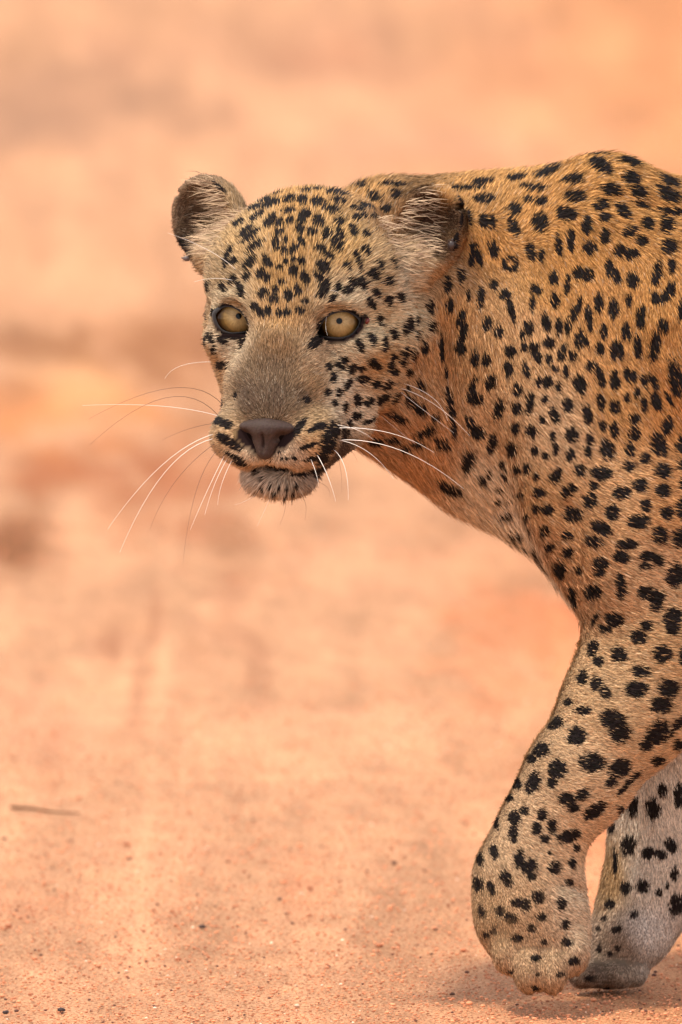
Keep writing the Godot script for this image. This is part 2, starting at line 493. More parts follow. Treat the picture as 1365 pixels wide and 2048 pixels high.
	mark([161,597,59,5.8,4.9,-91,20,-37,  158,587,64,9.8,2.4,-0,92,-38,  177,589,66,7.2,4.5,-3,95,-32,
		238,591,81,6.2,3.2,-2,93,-36,  213,588,78,8.1,4.0,-2,93,-36,  225,584,82,8.1,5.1,-3,93,-36,
		73,582,47,6.3,4.0,0,100,-9,  90,583,51,6.3,3.2,-0,99,-14,  197,587,74,8.0,2.5,-17,-95,28,
		193,579,75,7.1,3.7,-24,-94,23,  205,576,80,12.2,3.5,-17,91,-37,  248,578,89,11.2,4.9,-1,95,-31,
		282,582,85,10.0,5.0,4,90,-44,  99,573,54,8.7,3.5,-34,-94,5,  121,569,60,7.1,4.5,-16,-96,23,
		130,563,64,6.0,4.6,-5,96,-27,  170,571,70,8.8,4.0,-26,91,-31,  155,566,69,6.1,4.4,-20,93,-30,
		150,560,70,4.8,2.4,-1,96,-27,  180,568,74,7.7,3.6,-1,96,-29,  188,569,76,8.8,3.4,-1,95,-30,
		75,566,45,6.6,4.1,-28,-94,-19,  101,561,56,9.5,4.1,-26,-96,-1,  266,571,94,6.3,5.1,0,99,-12,
		217,565,87,7.2,3.5,-1,95,-31,  236,566,90,8.0,4.4,-18,93,-31,  198,559,83,8.7,4.7,-16,-96,23,
		202,557,85,5.7,3.2,-36,86,-37,  172,555,75,5.6,4.8,-97,5,-24,  151,551,73,4.8,2.9,-2,96,-28,
		160,550,75,6.4,4.5,-2,96,-29,  226,551,93,9.5,4.5,-17,-96,23,  231,550,94,7.9,2.9,-0,97,-26,
		245,554,94,11.8,3.5,-0,98,-21,  259,554,95,13.4,4.7,-17,-97,14,  214,552,90,6.4,3.5,-19,93,-30,
		84,548,45,12.8,2.7,0,100,6,  99,548,55,5.6,5.3,48,85,20,  140,547,71,5.3,5.0,-89,29,-35,
		183,547,81,7.9,4.2,-25,-95,16,  191,545,84,4.8,4.2,-15,94,-30,  163,542,78,5.1,3.5,-2,95,-30,
		172,542,79,4.5,2.9,-2,96,-29,  111,540,61,7.1,4.8,4,100,2,  120,539,65,7.1,4.3,1,100,-6,
		139,533,73,7.1,4.7,-20,95,-24,  153,532,79,8.0,3.2,-26,91,-31,  177,534,83,3.2,3.1,-74,58,-33,
		186,532,86,6.0,3.0,-1,97,-24,  207,537,92,5.2,4.7,-95,10,-29,  214,528,96,9.5,4.0,-26,93,-26,
		170,523,85,6.1,4.5,-3,96,-29,  163,523,84,4.5,2.9,-2,96,-27,  197,522,92,9.5,5.8,-19,95,-26,
		226,526,99,10.3,4.4,-14,97,-21,  236,531,99,7.9,3.2,-17,96,-22,  241,529,100,5.5,3.1,-0,97,-24,
		250,525,100,6.3,3.0,-33,91,-23,  257,525,97,8.6,4.5,-42,90,-12,  276,528,99,17.3,6.0,-17,98,-13,
		88,527,45,8.0,2.4,1,100,7,  124,521,66,7.7,5.1,-43,-85,-30,  109,516,57,10.2,3.4,-26,-93,-27,
		146,516,79,6.3,4.3,-1,99,-14,  179,519,87,5.1,2.9,-1,96,-29,  156,510,84,3.9,3.3,-5,98,-21,
		168,509,88,4.0,3.5,-10,96,-27,  244,516,102,5.5,2.8,-0,99,-16,  236,512,102,4.7,2.8,-0,99,-16,
		89,507,45,6.4,3.5,2,100,6,  111,506,57,8.9,5.7,-87,-15,-47], 0.1)  # shoulder
	mark([90,502,45,14.3,3.0,-17,99,3,  130,498,68,11.4,5.8,-37,-79,-49,  145,500,80,5.6,5.2,37,90,24,
		156,507,85,7.9,3.7,-0,99,-17,  155,500,86,4.4,3.1,-0,99,-13,  187,504,93,6.4,5.1,-5,96,-28,
		203,498,99,9.5,4.5,-18,95,-24,  176,496,93,7.7,4.0,-35,89,-30,  214,508,100,7.6,4.0,-18,96,-20,
		226,505,102,6.6,5.1,-18,97,-17,  250,506,104,7.1,2.8,-0,99,-14,  260,509,102,8.7,4.7,-33,92,-19,
		271,511,98,7.9,2.4,-50,87,-4,  242,495,105,6.0,5.0,0,99,-12,  269,489,105,8.7,4.5,-18,-96,22,
		166,492,91,4.4,3.0,-1,98,-17,  157,482,88,6.4,5.1,-43,86,-29,  144,484,78,5.8,4.8,54,60,58,
		106,486,52,5.8,4.6,16,96,21,  113,478,52,7.1,6.5,81,46,37,  93,480,43,9.7,1.9,0,99,13,
		190,481,100,6.7,6.0,-36,89,-29,  205,477,104,6.3,3.2,-0,97,-23,  203,468,106,7.1,3.2,-0,97,-23,
		216,489,103,5.0,3.5,-0,99,-15,  225,486,105,7.9,4.0,-9,99,-12,  242,483,107,6.0,5.5,-0,99,-14,
		174,479,97,4.7,3.0,-1,99,-16,  177,469,99,6.0,3.0,-0,99,-13,  219,469,107,9.2,6.6,-10,96,-27,
		238,469,109,7.2,4.4,-2,94,-33,  262,473,109,10.4,7.1,-23,93,-29,  260,480,107,5.5,5.5,53,82,-21,
		280,473,106,7.2,4.9,4,94,-33,  125,469,55,9.9,4.9,-34,-85,-40,  141,465,70,9.0,6.6,35,60,72,
		160,467,90,4.5,4.1,34,91,24,  168,463,96,4.0,3.9,54,81,25,  189,465,103,6.0,4.1,-1,98,-17,
		250,462,113,5.7,4.4,-2,92,-39,  105,453,42,11.2,5.2,-26,-86,-44,  133,451,54,5.3,3.9,35,77,53,
		136,441,52,6.0,3.8,26,76,60,  146,449,72,7.5,3.5,-45,-23,-86,  153,451,84,5.8,4.7,44,68,59,
		177,447,101,7.3,5.9,-47,-86,-19,  197,452,108,6.0,5.3,-5,98,-19,  215,450,113,9.4,6.1,-97,0,-23,
		237,456,115,5.1,4.6,-97,13,-19,  265,452,117,7.9,6.8,-99,-7,15,  280,457,112,5.7,4.1,7,91,-40,
		161,445,90,4.2,3.4,71,33,63,  117,436,40,6.1,3.7,-20,92,35,  121,442,45,4.6,3.0,15,89,43,
		208,440,114,4.7,4.1,-91,23,-36,  246,441,122,6.7,6.1,-91,35,-20,  163,432,92,7.4,4.7,-74,-17,-66,
		187,435,105,8.5,5.5,-83,-36,-42,  231,435,122,8.3,6.1,-97,-15,-17,  265,437,123,6.7,6.4,-95,-25,20,
		281,441,118,5.7,3.6,4,93,-35,  130,429,43,3.5,2.7,-61,-54,-58,  139,419,42,4.5,2.6,26,70,67,
		130,418,36,3.8,2.3,19,77,60,  149,427,67,9.7,2.9,-39,-18,-90,  90,427,20,12.7,7.5,-87,44,-22,
		205,428,114,7.1,6.6,-1,99,-13,  223,419,124,7.9,6.3,-24,93,-28,  251,425,127,5.6,4.7,-1,97,-25,
		268,419,127,6.1,5.7,-91,-34,22,  281,422,124,9.5,6.2,2,97,-24,  161,418,88,5.4,4.1,46,58,67,
		170,418,96,7.5,4.5,-78,-16,-60,  191,415,101,14.7,6.8,-54,-7,-84,  133,404,27,5.5,2.9,20,67,72,
		139,406,33,6.0,3.5,-52,-41,-75,  154,407,66,11.2,3.1,11,46,88], 0.1)  # chest
	mark([214,406,122,10.6,5.7,-78,44,-45,  244,412,130,9.5,6.6,-100,-1,-10,  142,386,13,9.7,2.5,-6,57,82,
		148,389,23,9.1,3.7,3,60,80,  158,396,58,11.3,3.6,11,43,89,  168,399,88,7.4,4.5,35,60,72,
		187,397,101,7.0,4.5,-90,-4,-44,  208,394,120,9.2,5.6,-84,8,-54,  262,401,131,7.9,6.6,-20,98,1,
		278,398,127,8.7,6.9,-23,-97,5,  172,386,84,7.8,3.8,-52,-23,-83,  152,373,1,11.7,2.9,9,45,89,
		162,373,20,16.4,6.2,3,50,86,  187,382,98,7.4,5.0,57,40,72,  235,393,130,9.3,4.4,-98,-3,-17,
		139,380,-6,6.4,4.5,40,13,91,  230,383,129,6.7,5.2,-88,43,-20,  251,383,131,6.3,4.5,-86,-51,0,
		260,380,131,6.7,4.4,-74,66,13,  251,375,131,6.0,3.2,-100,1,3,  214,376,123,7.6,6.0,-85,-21,-48,
		197,369,104,6.2,3.9,-59,-31,-74,  181,366,83,12.5,7.1,31,48,82,  167,360,-2,14.2,4.1,-28,63,72,
		213,368,121,5.6,3.5,-84,-15,-52,  275,367,127,10.3,8.9,-13,-99,4,  230,362,127,6.8,4.8,6,99,15,
		230,353,126,6.2,5.2,16,97,19,  250,353,129,7.1,6.1,-100,-3,-5,  259,347,129,9.5,7.1,-17,-99,1,
		207,351,111,13.8,6.6,-44,-29,-85,  192,341,77,20.6,6.9,0,54,84,  182,339,-34,9.7,5.2,34,19,92,
		273,332,130,9.4,7.9,-87,-49,10,  273,323,131,6.3,6.0,-100,-0,-0,  225,329,120,9.4,6.9,-85,-13,-51,
		218,321,113,7.5,4.0,-73,-14,-67,  211,329,106,8.5,2.4,-29,-75,-59,  251,324,129,6.1,5.5,-97,-13,-20,
		245,315,127,7.2,6.5,-92,30,-26,  265,301,130,8.2,7.7,-99,-9,-7,  229,300,122,7.7,6.6,-89,18,-42,
		208,303,106,7.4,7.1,-61,9,-79,  212,293,115,6.4,4.8,-74,19,-65,  247,287,129,8.2,5.5,-100,-1,-8,
		281,299,130,8.1,3.2,-0,99,13], 0.1)  # upper leg
	mark([243,272,131,9.9,7.3,-100,-0,-3,  199,279,111,7.1,6.2,-36,57,-74,  210,275,122,7.0,6.1,-81,25,-53,
		218,269,127,6.3,4.7,-55,75,-37,  270,272,128,9.5,8.5,-94,22,25,  264,259,129,10.2,7.8,-96,-6,27,
		187,258,108,6.9,3.6,-59,-10,-80,  199,253,121,8.6,3.8,-85,-5,-52,  177,240,105,11.3,6.3,-59,-23,-77,
		194,232,123,8.8,7.9,-93,-1,-36,  224,246,131,12.2,8.5,-94,31,-14,  229,236,130,9.5,9.4,-91,-41,-7,
		261,234,125,13.0,9.9,-68,-73,1,  251,225,125,7.0,5.4,-23,88,41,  278,242,119,7.6,5.0,-66,-73,18,
		271,233,119,6.9,2.4,-64,-77,3,  165,219,112,10.6,7.3,-57,4,-82,  157,211,108,10.5,3.9,-41,2,-91,
		178,205,129,9.3,8.4,-20,93,-31,  174,194,129,5.3,4.9,-0,99,-12,  207,211,131,11.5,8.8,-100,1,8,
		229,205,125,11.0,9.1,-90,-26,34,  223,194,127,5.7,4.9,-90,-5,43,  158,193,120,9.5,8.1,-41,-91,-1,
		145,189,100,13.5,5.2,-31,9,-95,  139,177,103,10.0,3.4,-34,3,-94,  186,180,132,6.9,6.5,-98,-16,-9,
		199,185,132,6.9,5.5,-85,-52,1,  191,173,131,5.3,4.0,-100,3,7,  209,170,126,11.4,7.2,-82,-57,7,
		240,196,116,10.8,4.1,-71,-66,25,  232,187,119,7.1,3.9,-71,-60,37,  143,163,122,8.3,6.4,-60,46,-66,
		151,170,124,4.8,4.2,-35,79,-49,  142,151,127,8.0,4.7,-7,90,-43,  166,167,130,5.3,4.6,-0,99,-13,
		161,156,131,5.8,4.6,-2,97,-24,  174,158,131,6.9,4.3,-1,100,3,  168,148,133,4.9,3.8,-99,1,11,
		188,149,127,11.3,6.2,-90,-23,38,  194,139,121,5.1,4.1,52,-58,-62,  129,158,102,13.7,4.1,-8,38,-92,
		126,136,124,8.5,4.4,-26,66,-70,  115,128,114,9.4,4.4,-17,39,-91,  147,131,136,8.5,4.3,-1,95,-31,
		155,125,139,7.6,6.9,-100,0,-0,  157,118,141,4.3,3.9,-100,-3,6,  172,136,134,2.4,1.8,-97,2,26,
		176,124,135,6.6,6.1,-90,-16,41,  191,126,125,5.4,4.6,71,-5,-71,  136,116,138,8.7,4.7,-51,78,-37,
		124,107,133,7.2,3.6,-37,82,-43,  113,108,120,10.9,6.4,43,-14,89,  188,110,126,5.9,3.5,-68,26,68,
		163,101,144,5.8,5.8,-91,-38,17,  145,96,144,5.4,4.3,-93,29,-23,  152,94,145,6.1,4.9,0,99,-12,
		182,94,140,5.3,5.1,8,98,-18,  116,86,128,6.5,4.9,-51,54,-67,  131,88,140,5.2,4.3,-88,-11,-45,
		140,83,143,5.9,4.4,-88,41,-24,  166,84,145,4.3,3.8,-99,8,14,  186,77,139,4.8,4.3,-89,12,45,
		158,75,145,4.3,3.9,-100,-0,-0,  126,70,135,4.3,2.5,-76,-21,-61,  146,66,143,4.7,3.5,-97,-11,-23,
		120,66,128,5.6,2.8,-55,-28,-78,  186,62,140,4.9,3.8,-100,0,2,  168,63,144,2.8,2.3,-99,7,11,
		161,50,148,6.0,3.3,-66,-9,74,  193,47,144,6.1,4.1,-100,-2,-4,  164,37,151,6.1,2.4,-99,2,12,
		182,37,153,7.1,2.4,-75,9,66,  141,38,140,7.0,2.4,-53,-19,-83,  162,25,147,9.3,2.3,-64,13,76], 0.1)  # foreleg
	mark([243,159,8,10.7,5.7,1,100,-8,  260,157,15,9.9,7.0,-8,99,-7,  268,172,14,6.1,3.8,-0,99,-17,
		282,168,14,10.7,5.4,-0,99,-11,  231,166,103,14.7,4.0,-11,43,90,  225,138,-13,11.1,5.6,40,-7,91,
		240,125,10,9.1,7.8,-22,-97,5,  256,120,19,7.0,5.3,-96,-18,-21,  266,119,20,6.9,4.3,-94,34,-8,
		275,126,18,6.8,4.6,-26,96,-13,  278,103,20,6.2,3.9,-3,100,8,  229,111,3,12.6,3.7,-1,92,-39,
		252,92,21,6.2,5.8,-99,-3,-15,  237,90,17,6.2,5.9,-71,-66,-24,  265,87,22,3.4,3.3,-72,68,9,
		272,93,20,3.4,1.9,-1,100,5,  224,76,12,6.5,4.6,-71,1,-71,  220,64,14,5.5,2.3,-68,-4,-73,
		245,69,24,4.3,3.8,-3,97,-24,  230,56,23,5.3,3.4,-90,-25,-35,  215,55,12,3.7,2.3,-59,6,-80,
		216,39,18,3.8,2.7,-5,97,-26,  225,35,23,2.4,2.3,-86,-46,-24,  231,40,24,2.8,2.3,8,99,9,
		207,16,37,7.7,3.3,-78,-14,-61,  280,76,15,11.1,8.0,4,98,20,  218,2,1,16.2,1.9,-56,-11,-82,
		262,209,110,9.8,4.8,-53,31,79,  279,222,106,12.5,5.1,-41,30,86], 0.1)  # far leg
	mark([-4,561,125,11.0,1.7,-98,-16,-15,  -20,562,135,14.2,4.1,-41,-31,86,  17,580,120,6.5,2.6,-76,-0,65,
		-90,562,101,9.4,1.7,-97,11,-23,  -79,560,107,8.2,5.5,-25,74,-62,  -105,581,90,9.8,2.9,-43,-26,-87], 0.5)  # eye rims
	mark([-100,676,9,12.2,1.7,-75,55,-37,  -130,625,-1,8.5,6.1,-26,95,15,  99,669,49,5.0,3.8,-51,86,-5,
		100,655,57,6.8,2.5,-10,-94,33,  95,639,60,5.8,2.1,-26,-96,6], 0.1)  # ear edges
	grain([-56,519,178,0,89,-45,4.2,100,79,63,
		-55,542,163,0,90,-44,4.5,115,91,70,
		-50,561,159,2,98,-20,4.9,146,112,79,
		-75,518,170,-37,50,-78,4.2,100,79,63,
		-34,517,168,44,50,-75,4.2,117,93,72,
		-24,529,157,63,57,-54,4.2,169,134,97,
		-49,584,139,0,93,-37,5.2,182,138,90,
		-46,613,130,0,98,-22,6.5,196,150,94,
		-40,644,116,8,77,-63,7.2,196,148,91,
		-34,672,69,13,54,-83,7.2,196,146,88,
		16,666,9,52,62,-58,8.5,199,148,91,
		-80,641,94,-32,45,-83,6.5,197,158,109,
		-96,609,98,-57,40,-72,5.9,183,152,113,
		3,636,116,47,61,-64,7.2,197,153,97,
		32,618,110,64,19,-75,9.1,198,162,118,
		53,606,73,69,12,-72,11.1,218,194,161,
		7,594,131,80,46,-38,5.9,215,189,152,
		-96,592,102,-82,31,-48,4.5,211,187,151,
		-109,583,35,-99,10,-13,5.9,174,143,108,
		32,572,103,64,-13,-76,7.2,218,192,152,
		62,571,59,63,-25,-73,8.5,221,198,161,
		32,543,110,64,-19,-75,7.8,202,158,109,
		40,514,74,61,-31,-73,8.5,207,172,133,
		3,552,126,94,-28,18,5.2,219,193,157,
		-18,547,143,51,6,-86,4.5,183,148,113,
		-1,518,137,61,-23,-76,5.9,225,202,171,
		7,499,116,59,-29,-75,5.9,218,192,161,
		-25,505,168,80,-7,-59,4.5,183,148,108,
		-22,486,184,89,-28,-35,4.5,207,163,114,
		-38,471,184,66,-70,-28,3.9,213,182,151,
		-68,476,182,-27,-63,-73,3.6,215,187,156,
		-92,488,170,-90,-24,-37,4.2,207,167,123,
		-96,503,148,-62,-3,-78,4.2,178,146,111,
		-83,469,172,-60,-59,-54,3.9,211,177,142,
		-105,539,76,-59,-23,-77,5.2,192,153,109,
		-94,556,100,-93,-17,-33,4.5,221,196,163,
		-113,559,30,-64,-16,-75,5.2,188,153,113,
		-50,443,156,-8,-85,-52,9.1,199,177,155,
		-25,448,148,40,-62,-68,7.2,165,143,125,
		-69,447,150,-51,-74,-45,8.5,202,179,158])
	grain([-3,470,132,38,-60,-70,3.9,77,61,55,
		32,480,27,84,-54,-3,8.5,199,150,109,
		-118,648,-10,-99,-11,3,6.5,86,63,47,
		-122,681,-1,-19,55,-81,2.9,144,114,88,
		-140,655,-12,-53,-36,-76,2.9,139,110,86,
		-130,623,-4,-52,-42,-74,3.9,67,51,43,
		-97,652,-0,-60,42,-68,5.9,183,148,108,
		-109,622,29,-71,-34,-61,8.5,198,167,128,
		69,653,41,99,-11,-1,6.5,80,57,43,
		73,671,50,19,72,67,2.9,94,69,52,
		93,656,56,59,-3,80,2.9,100,75,56,
		79,630,51,81,-35,48,3.9,86,61,46,
		44,654,52,32,94,-11,5.9,158,114,74,
		65,622,69,92,-23,-32,8.3,200,165,125,
		80,611,57,47,-44,-77,6.2,192,148,102,
		86,679,49,32,45,-83,6.2,205,150,88,
		137,677,3,53,54,-66,6.2,205,150,88,
		112,668,10,43,66,-61,6.2,205,150,88,
		115,634,31,29,-87,41,6.2,205,145,80,
		153,659,24,71,69,-15,6.7,206,148,84,
		194,692,19,89,45,-1,7.2,208,150,85,
		236,678,38,93,-36,-2,7.2,208,150,85,
		268,660,33,89,-46,-8,7.2,208,150,85,
		193,630,58,55,-73,41,6.7,206,148,82,
		90,579,51,20,-97,16,6.7,205,148,92,
		78,544,45,24,-97,-2,7.2,206,150,98,
		115,546,62,30,-93,19,6.7,210,160,108,
		156,568,69,36,-88,30,6.7,212,165,115,
		173,597,63,48,-77,42,6.7,208,152,88,
		214,589,77,35,-84,41,6.7,208,150,88,
		255,590,86,19,-88,43,6.7,208,150,85,
		235,510,103,60,-78,18,6.7,208,152,92,
		272,509,98,51,-86,3,6.7,205,140,78,
		131,484,65,58,-74,34,6.7,212,165,118,
		173,488,95,69,-65,33,6.7,216,172,128,
		74,481,40,59,-80,-6,8.3,205,150,102,
		69,452,25,60,-78,-18,8.8,205,150,102,
		115,431,37,70,-71,-2,10.3,236,206,170,
		137,395,20,73,-66,-18,10.8,244,222,196,
		165,425,92,65,-50,56,7.8,210,158,106])
	grain([193,385,104,70,-46,55,7.8,210,156,106,
		235,429,124,89,-36,27,6.7,212,162,112,
		267,429,125,93,-37,-3,6.7,208,150,95,
		184,335,-40,74,-60,31,11.4,246,226,202,
		214,344,116,78,-37,50,7.8,210,160,114,
		255,367,130,95,-31,-7,6.7,215,170,125,
		235,304,124,92,-15,35,6.2,220,178,130,
		267,305,130,99,-15,4,6.2,218,175,125,
		214,263,127,91,-14,38,5.7,222,182,135,
		255,242,129,96,-13,-26,5.7,222,180,132,
		173,219,120,76,-16,63,5.2,222,182,138,
		214,196,130,94,-13,-30,5.2,222,182,138,
		152,178,121,73,-25,63,4.7,222,184,142,
		131,138,127,56,-48,67,4.7,222,184,142,
		173,138,133,83,-54,-15,4.7,222,184,142,
		152,97,145,60,-79,16,3.6,218,178,135,
		193,95,131,70,-50,-51,4.7,225,195,160,
		156,45,154,29,-90,32,3.6,205,165,125,
		125,84,136,20,-97,15,2.8,215,175,130,
		257,163,13,15,-98,14,5.7,242,226,206,
		253,101,20,0,-99,11,4.7,240,224,204,
		225,98,3,0,-90,43,4.7,205,165,115,
		232,38,24,-31,-94,-15,3.1,182,154,130,
		207,19,38,-47,-80,-36,2.6,150,126,108,
		257,51,24,0,-100,-7,3.4,232,220,208])
	grain([381,601,26,90,-20,2,10.8,206,148,85,
		380,467,93,80,-40,5,10.8,208,152,92,
		381,394,43,80,-50,6,16.7,222,190,150,
		547,601,26,95,-10,1,10.8,206,148,85,
		545,466,89,80,-40,5,10.8,208,152,95,
		712,547,66,80,-50,6,11.7,206,148,85,
		712,340,83,30,-89,11,10.0,215,170,120,
		721,133,100,0,-99,12,6.7,220,180,135,
		923,476,-1,70,-69,9,12.5,206,148,85,
		1090,270,25,60,-79,10,14.2,210,165,110,
		342,240,-43,0,-99,12,10.0,222,205,188])  # flank, hindquarters and tail
	bald(Vector3(-0.0634, 0.4891, 0.1796), Vector3(0.0242, 0.0121, 0.0183), Vector3(6.8, 164.9, -179.2))
	bald(Vector3(-0.0643, 0.4815, 0.1825), Vector3(0.0125, 0.0108, 0.0167), Vector3(6.8, 164.9, -179.2))


func build_hide() -> void:
	list.clear()
	socket(Vector3(-0.0014, 0.5731, 0.1064), 1.0, 1.0)
	socket(Vector3(-0.0867, 0.5745, 0.0821), -1.0, -16.0)
	limb("neck", Vector3(0.0364, 0.5649, -0.0114), 0.1075, Vector3(0.1323, 0.5351, -0.0225), 0.1375, 0.56, 0.0250)
	limb("nape", Vector3(0.049, 0.6285, -0.0276), 0.0417, Vector3(0.1822, 0.6289, -0.0235), 0.0563, 0.80, 0.0333)
	limb("chest", Vector3(0.194, 0.4961, -0.0114), 0.1058, Vector3(0.2885, 0.3927, 0.0013), 0.1125, 0.72, 0.0375)
	limb("spine", Vector3(0.2365, 0.6285, -0.0276), 0.0458, Vector3(0.3323, 0.6202, -0.0266), 0.0458, 0.80, 0.0333)
	limb("torso", Vector3(0.2906, 0.521, -0.0144), 0.1396, Vector3(0.674, 0.5251, -0.0149), 0.1292, 0.72, 0.0458)
	ball("shoulder_blade", Vector3(0.2213, 0.5688, 0.0196), Vector3(0.075, 0.1342, 0.05), Vector3(7, -180, 180), 0.0292)
	ball("far_shoulder_blade", Vector3(0.2225, 0.5558, -0.0586), Vector3(0.075, 0.1333, 0.05), Vector3(7, -180, 180), 0.0292)
	ball("shoulder", Vector3(0.2458, 0.4704, 0.0548), Vector3(0.0813, 0.1375, 0.05), Vector3(7, -180, -168), 0.0375)
	ball("far_shoulder", Vector3(0.2479, 0.4557, -0.0694), Vector3(0.0813, 0.1375, 0.05), Vector3(7, -180, -168), 0.0375)
	limb("neck_muscle", Vector3(0.0925, 0.5986, 0.0054), 0.0333, Vector3(0.2103, 0.4395, 0.0753), 0.0312, 1.00, 0.0229)
	limb("collar_muscle", Vector3(0.1568, 0.5679, 0.0302), 0.0312, Vector3(0.1856, 0.4218, 0.067), 0.0292, 1.00, 0.0208)
	ball("upper_arm_muscle", Vector3(0.2453, 0.4001, 0.0949), Vector3(0.0437, 0.0708, 0.0312), Vector3(7, -180, -166), 0.0187)
	limb("neck_fold", Vector3(0.0786, 0.5621, 0.0527), 0.0075, Vector3(0.0936, 0.4699, 0.0506), 0.0050, 1.00, 0.0092, true)
	limb("blade_fold", Vector3(0.2041, 0.676, 0.0463), 0.0042, Vector3(0.2893, 0.6556, 0.0383), 0.0050, 1.00, 0.0108, true)
	limb("blade_ridge", Vector3(0.2241, 0.6767, 0.0126), 0.0142, Vector3(0.264, 0.5727, 0.0737), 0.0158, 1.00, 0.0167)
	limb("arm_fold", Vector3(0.1873, 0.4217, 0.1006), 0.0037, Vector3(0.2163, 0.3159, 0.1052), 0.0042, 1.00, 0.0142, true)
	limb("shoulder_fold", Vector3(0.2491, 0.5427, 0.1026), 0.0033, Vector3(0.2926, 0.4763, 0.1044), 0.0033, 1.00, 0.0125, true)
	limb("upper_arm", Vector3(0.2687, 0.3881, 0.0649), 0.0792, Vector3(0.2769, 0.3183, 0.0755), 0.0633, 0.75, 0.0292)
	limb("forearm", Vector3(0.2749, 0.3101, 0.0765), 0.0633, Vector3(0.2404, 0.2546, 0.0846), 0.0525, 0.80, 0.0250)
	limb("forearm", Vector3(0.2404, 0.2546, 0.0846), 0.0525, Vector3(0.1948, 0.1909, 0.0933), 0.0413, 0.85, 0.0167)
	limb("forearm", Vector3(0.1948, 0.1909, 0.0933), 0.0413, Vector3(0.1674, 0.1518, 0.0981), 0.0329, 0.90, 0.0167)
	limb("wrist", Vector3(0.1674, 0.1518, 0.0981), 0.0333, Vector3(0.1545, 0.1107, 0.1031), 0.0404, 0.85, 0.0167)
	limb("paw", Vector3(0.1545, 0.1107, 0.1031), 0.0404, Vector3(0.1582, 0.0799, 0.1077), 0.0437, 0.80, 0.0167)
	limb("paw", Vector3(0.1582, 0.0799, 0.1077), 0.0429, Vector3(0.1665, 0.0603, 0.1114), 0.0375, 0.78, 0.0167)
	limb("wrist_fold", Vector3(0.181, 0.1119, 0.1408), 0.0033, Vector3(0.2084, 0.0968, 0.109), 0.0042, 1.00, 0.0100, true)
	ball("toe", Vector3(0.1374, 0.0513, 0.1272), Vector3(0.0125, 0.0192, 0.0167), Vector3(7, -180, 180), 0.0054)
	ball("toe", Vector3(0.1547, 0.0372, 0.139), Vector3(0.0125, 0.0192, 0.0167), Vector3(7, -180, 180), 0.0054)
	ball("toe", Vector3(0.1754, 0.0364, 0.1391), Vector3(0.0125, 0.0192, 0.0167), Vector3(7, -180, 180), 0.0054)
	ball("toe", Vector3(0.1937, 0.0509, 0.1273), Vector3(0.0125, 0.0192, 0.0167), Vector3(7, -180, 180), 0.0054)
	limb("far_upper_arm", Vector3(0.2709, 0.3726, -0.0592), 0.0792, Vector3(0.2918, 0.2813, -0.048), 0.0625, 0.75, 0.0292)
	limb("far_forearm", Vector3(0.2918, 0.2813, -0.048), 0.0625, Vector3(0.2729, 0.1573, -0.0285), 0.0458, 0.85, 0.0250)
	limb("far_forearm", Vector3(0.2729, 0.1573, -0.0285), 0.0458, Vector3(0.2675, 0.1057, -0.0201), 0.0417, 0.90, 0.0167)
	limb("far_wrist", Vector3(0.2675, 0.1057, -0.0201), 0.0417, Vector3(0.254, 0.0727, -0.014), 0.0350, 0.90, 0.0167)
	limb("far_paw", Vector3(0.254, 0.0727, -0.014), 0.0342, Vector3(0.2423, 0.0481, -0.0088), 0.0300, 0.95, 0.0167)
	limb("far_paw", Vector3(0.2423, 0.0481, -0.0088), 0.0308, Vector3(0.2239, 0.0248, -0.0039), 0.0242, 1.10, 0.0146)
	ball("far_toe", Vector3(0.2016, 0.0147, 0.0079), Vector3(0.0125, 0.0125, 0.0175), Vector3(7, -180, 180), 0.0033)
	ball("far_toe", Vector3(0.2126, 0.0177, 0.0222), Vector3(0.0125, 0.0125, 0.0175), Vector3(7, -180, 180), 0.0033)
	ball("far_toe", Vector3(0.2319, 0.0166, 0.0202), Vector3(0.0125, 0.0125, 0.0175), Vector3(7, -180, 180), 0.0033)
	ball("far_toe", Vector3(0.2447, 0.0158, 0.0035), Vector3(0.0125, 0.0125, 0.0175), Vector3(7, -180, 180), 0.0033)
	ball("carpal_pad", Vector3(0.2799, 0.0733, -0.0098), Vector3(0.0083, 0.0133, 0.01), Vector3(7, -180, 170), 0.0033)
	ball("haunch", Vector3(0.7257, 0.4773, 0.0419), Vector3(0.0958, 0.125, 0.05), Vector3(7, -180, 180), 0.0375)
	limb("thigh", Vector3(0.7295, 0.4202, 0.0546), 0.0688, Vector3(0.6714, 0.2843, 0.0713), 0.0437, 0.80, 0.0250)
	limb("shank", Vector3(0.6714, 0.2843, 0.0713), 0.0417, Vector3(0.742, 0.173, 0.085), 0.0250, 1.00, 0.0167)
	limb("hock", Vector3(0.742, 0.173, 0.085), 0.0250, Vector3(0.7254, 0.0577, 0.0991), 0.0217, 1.00, 0.0167)
	limb("hind_paw", Vector3(0.7254, 0.0494, 0.1001), 0.0217, Vector3(0.6922, 0.0391, 0.1014), 0.0208, 1.20, 0.0125)
	ball("haunch", Vector3(0.7632, 0.4654, -0.0586), Vector3(0.0958, 0.125, 0.05), Vector3(7, -180, 180), 0.0375)
	limb("thigh", Vector3(0.7785, 0.4066, -0.0571), 0.0688, Vector3(0.7852, 0.2696, -0.0402), 0.0437, 0.80, 0.0250)
	limb("shank", Vector3(0.7852, 0.2696, -0.0402), 0.0417, Vector3(0.8563, 0.1575, -0.0265), 0.0250, 1.00, 0.0167)
	limb("hock", Vector3(0.8563, 0.1575, -0.0265), 0.0250, Vector3(0.8396, 0.0413, -0.0122), 0.0217, 1.00, 0.0167)
	limb("hind_paw", Vector3(0.8396, 0.033, -0.0112), 0.0217, Vector3(0.8061, 0.0226, -0.0099), 0.0208, 1.20, 0.0125)
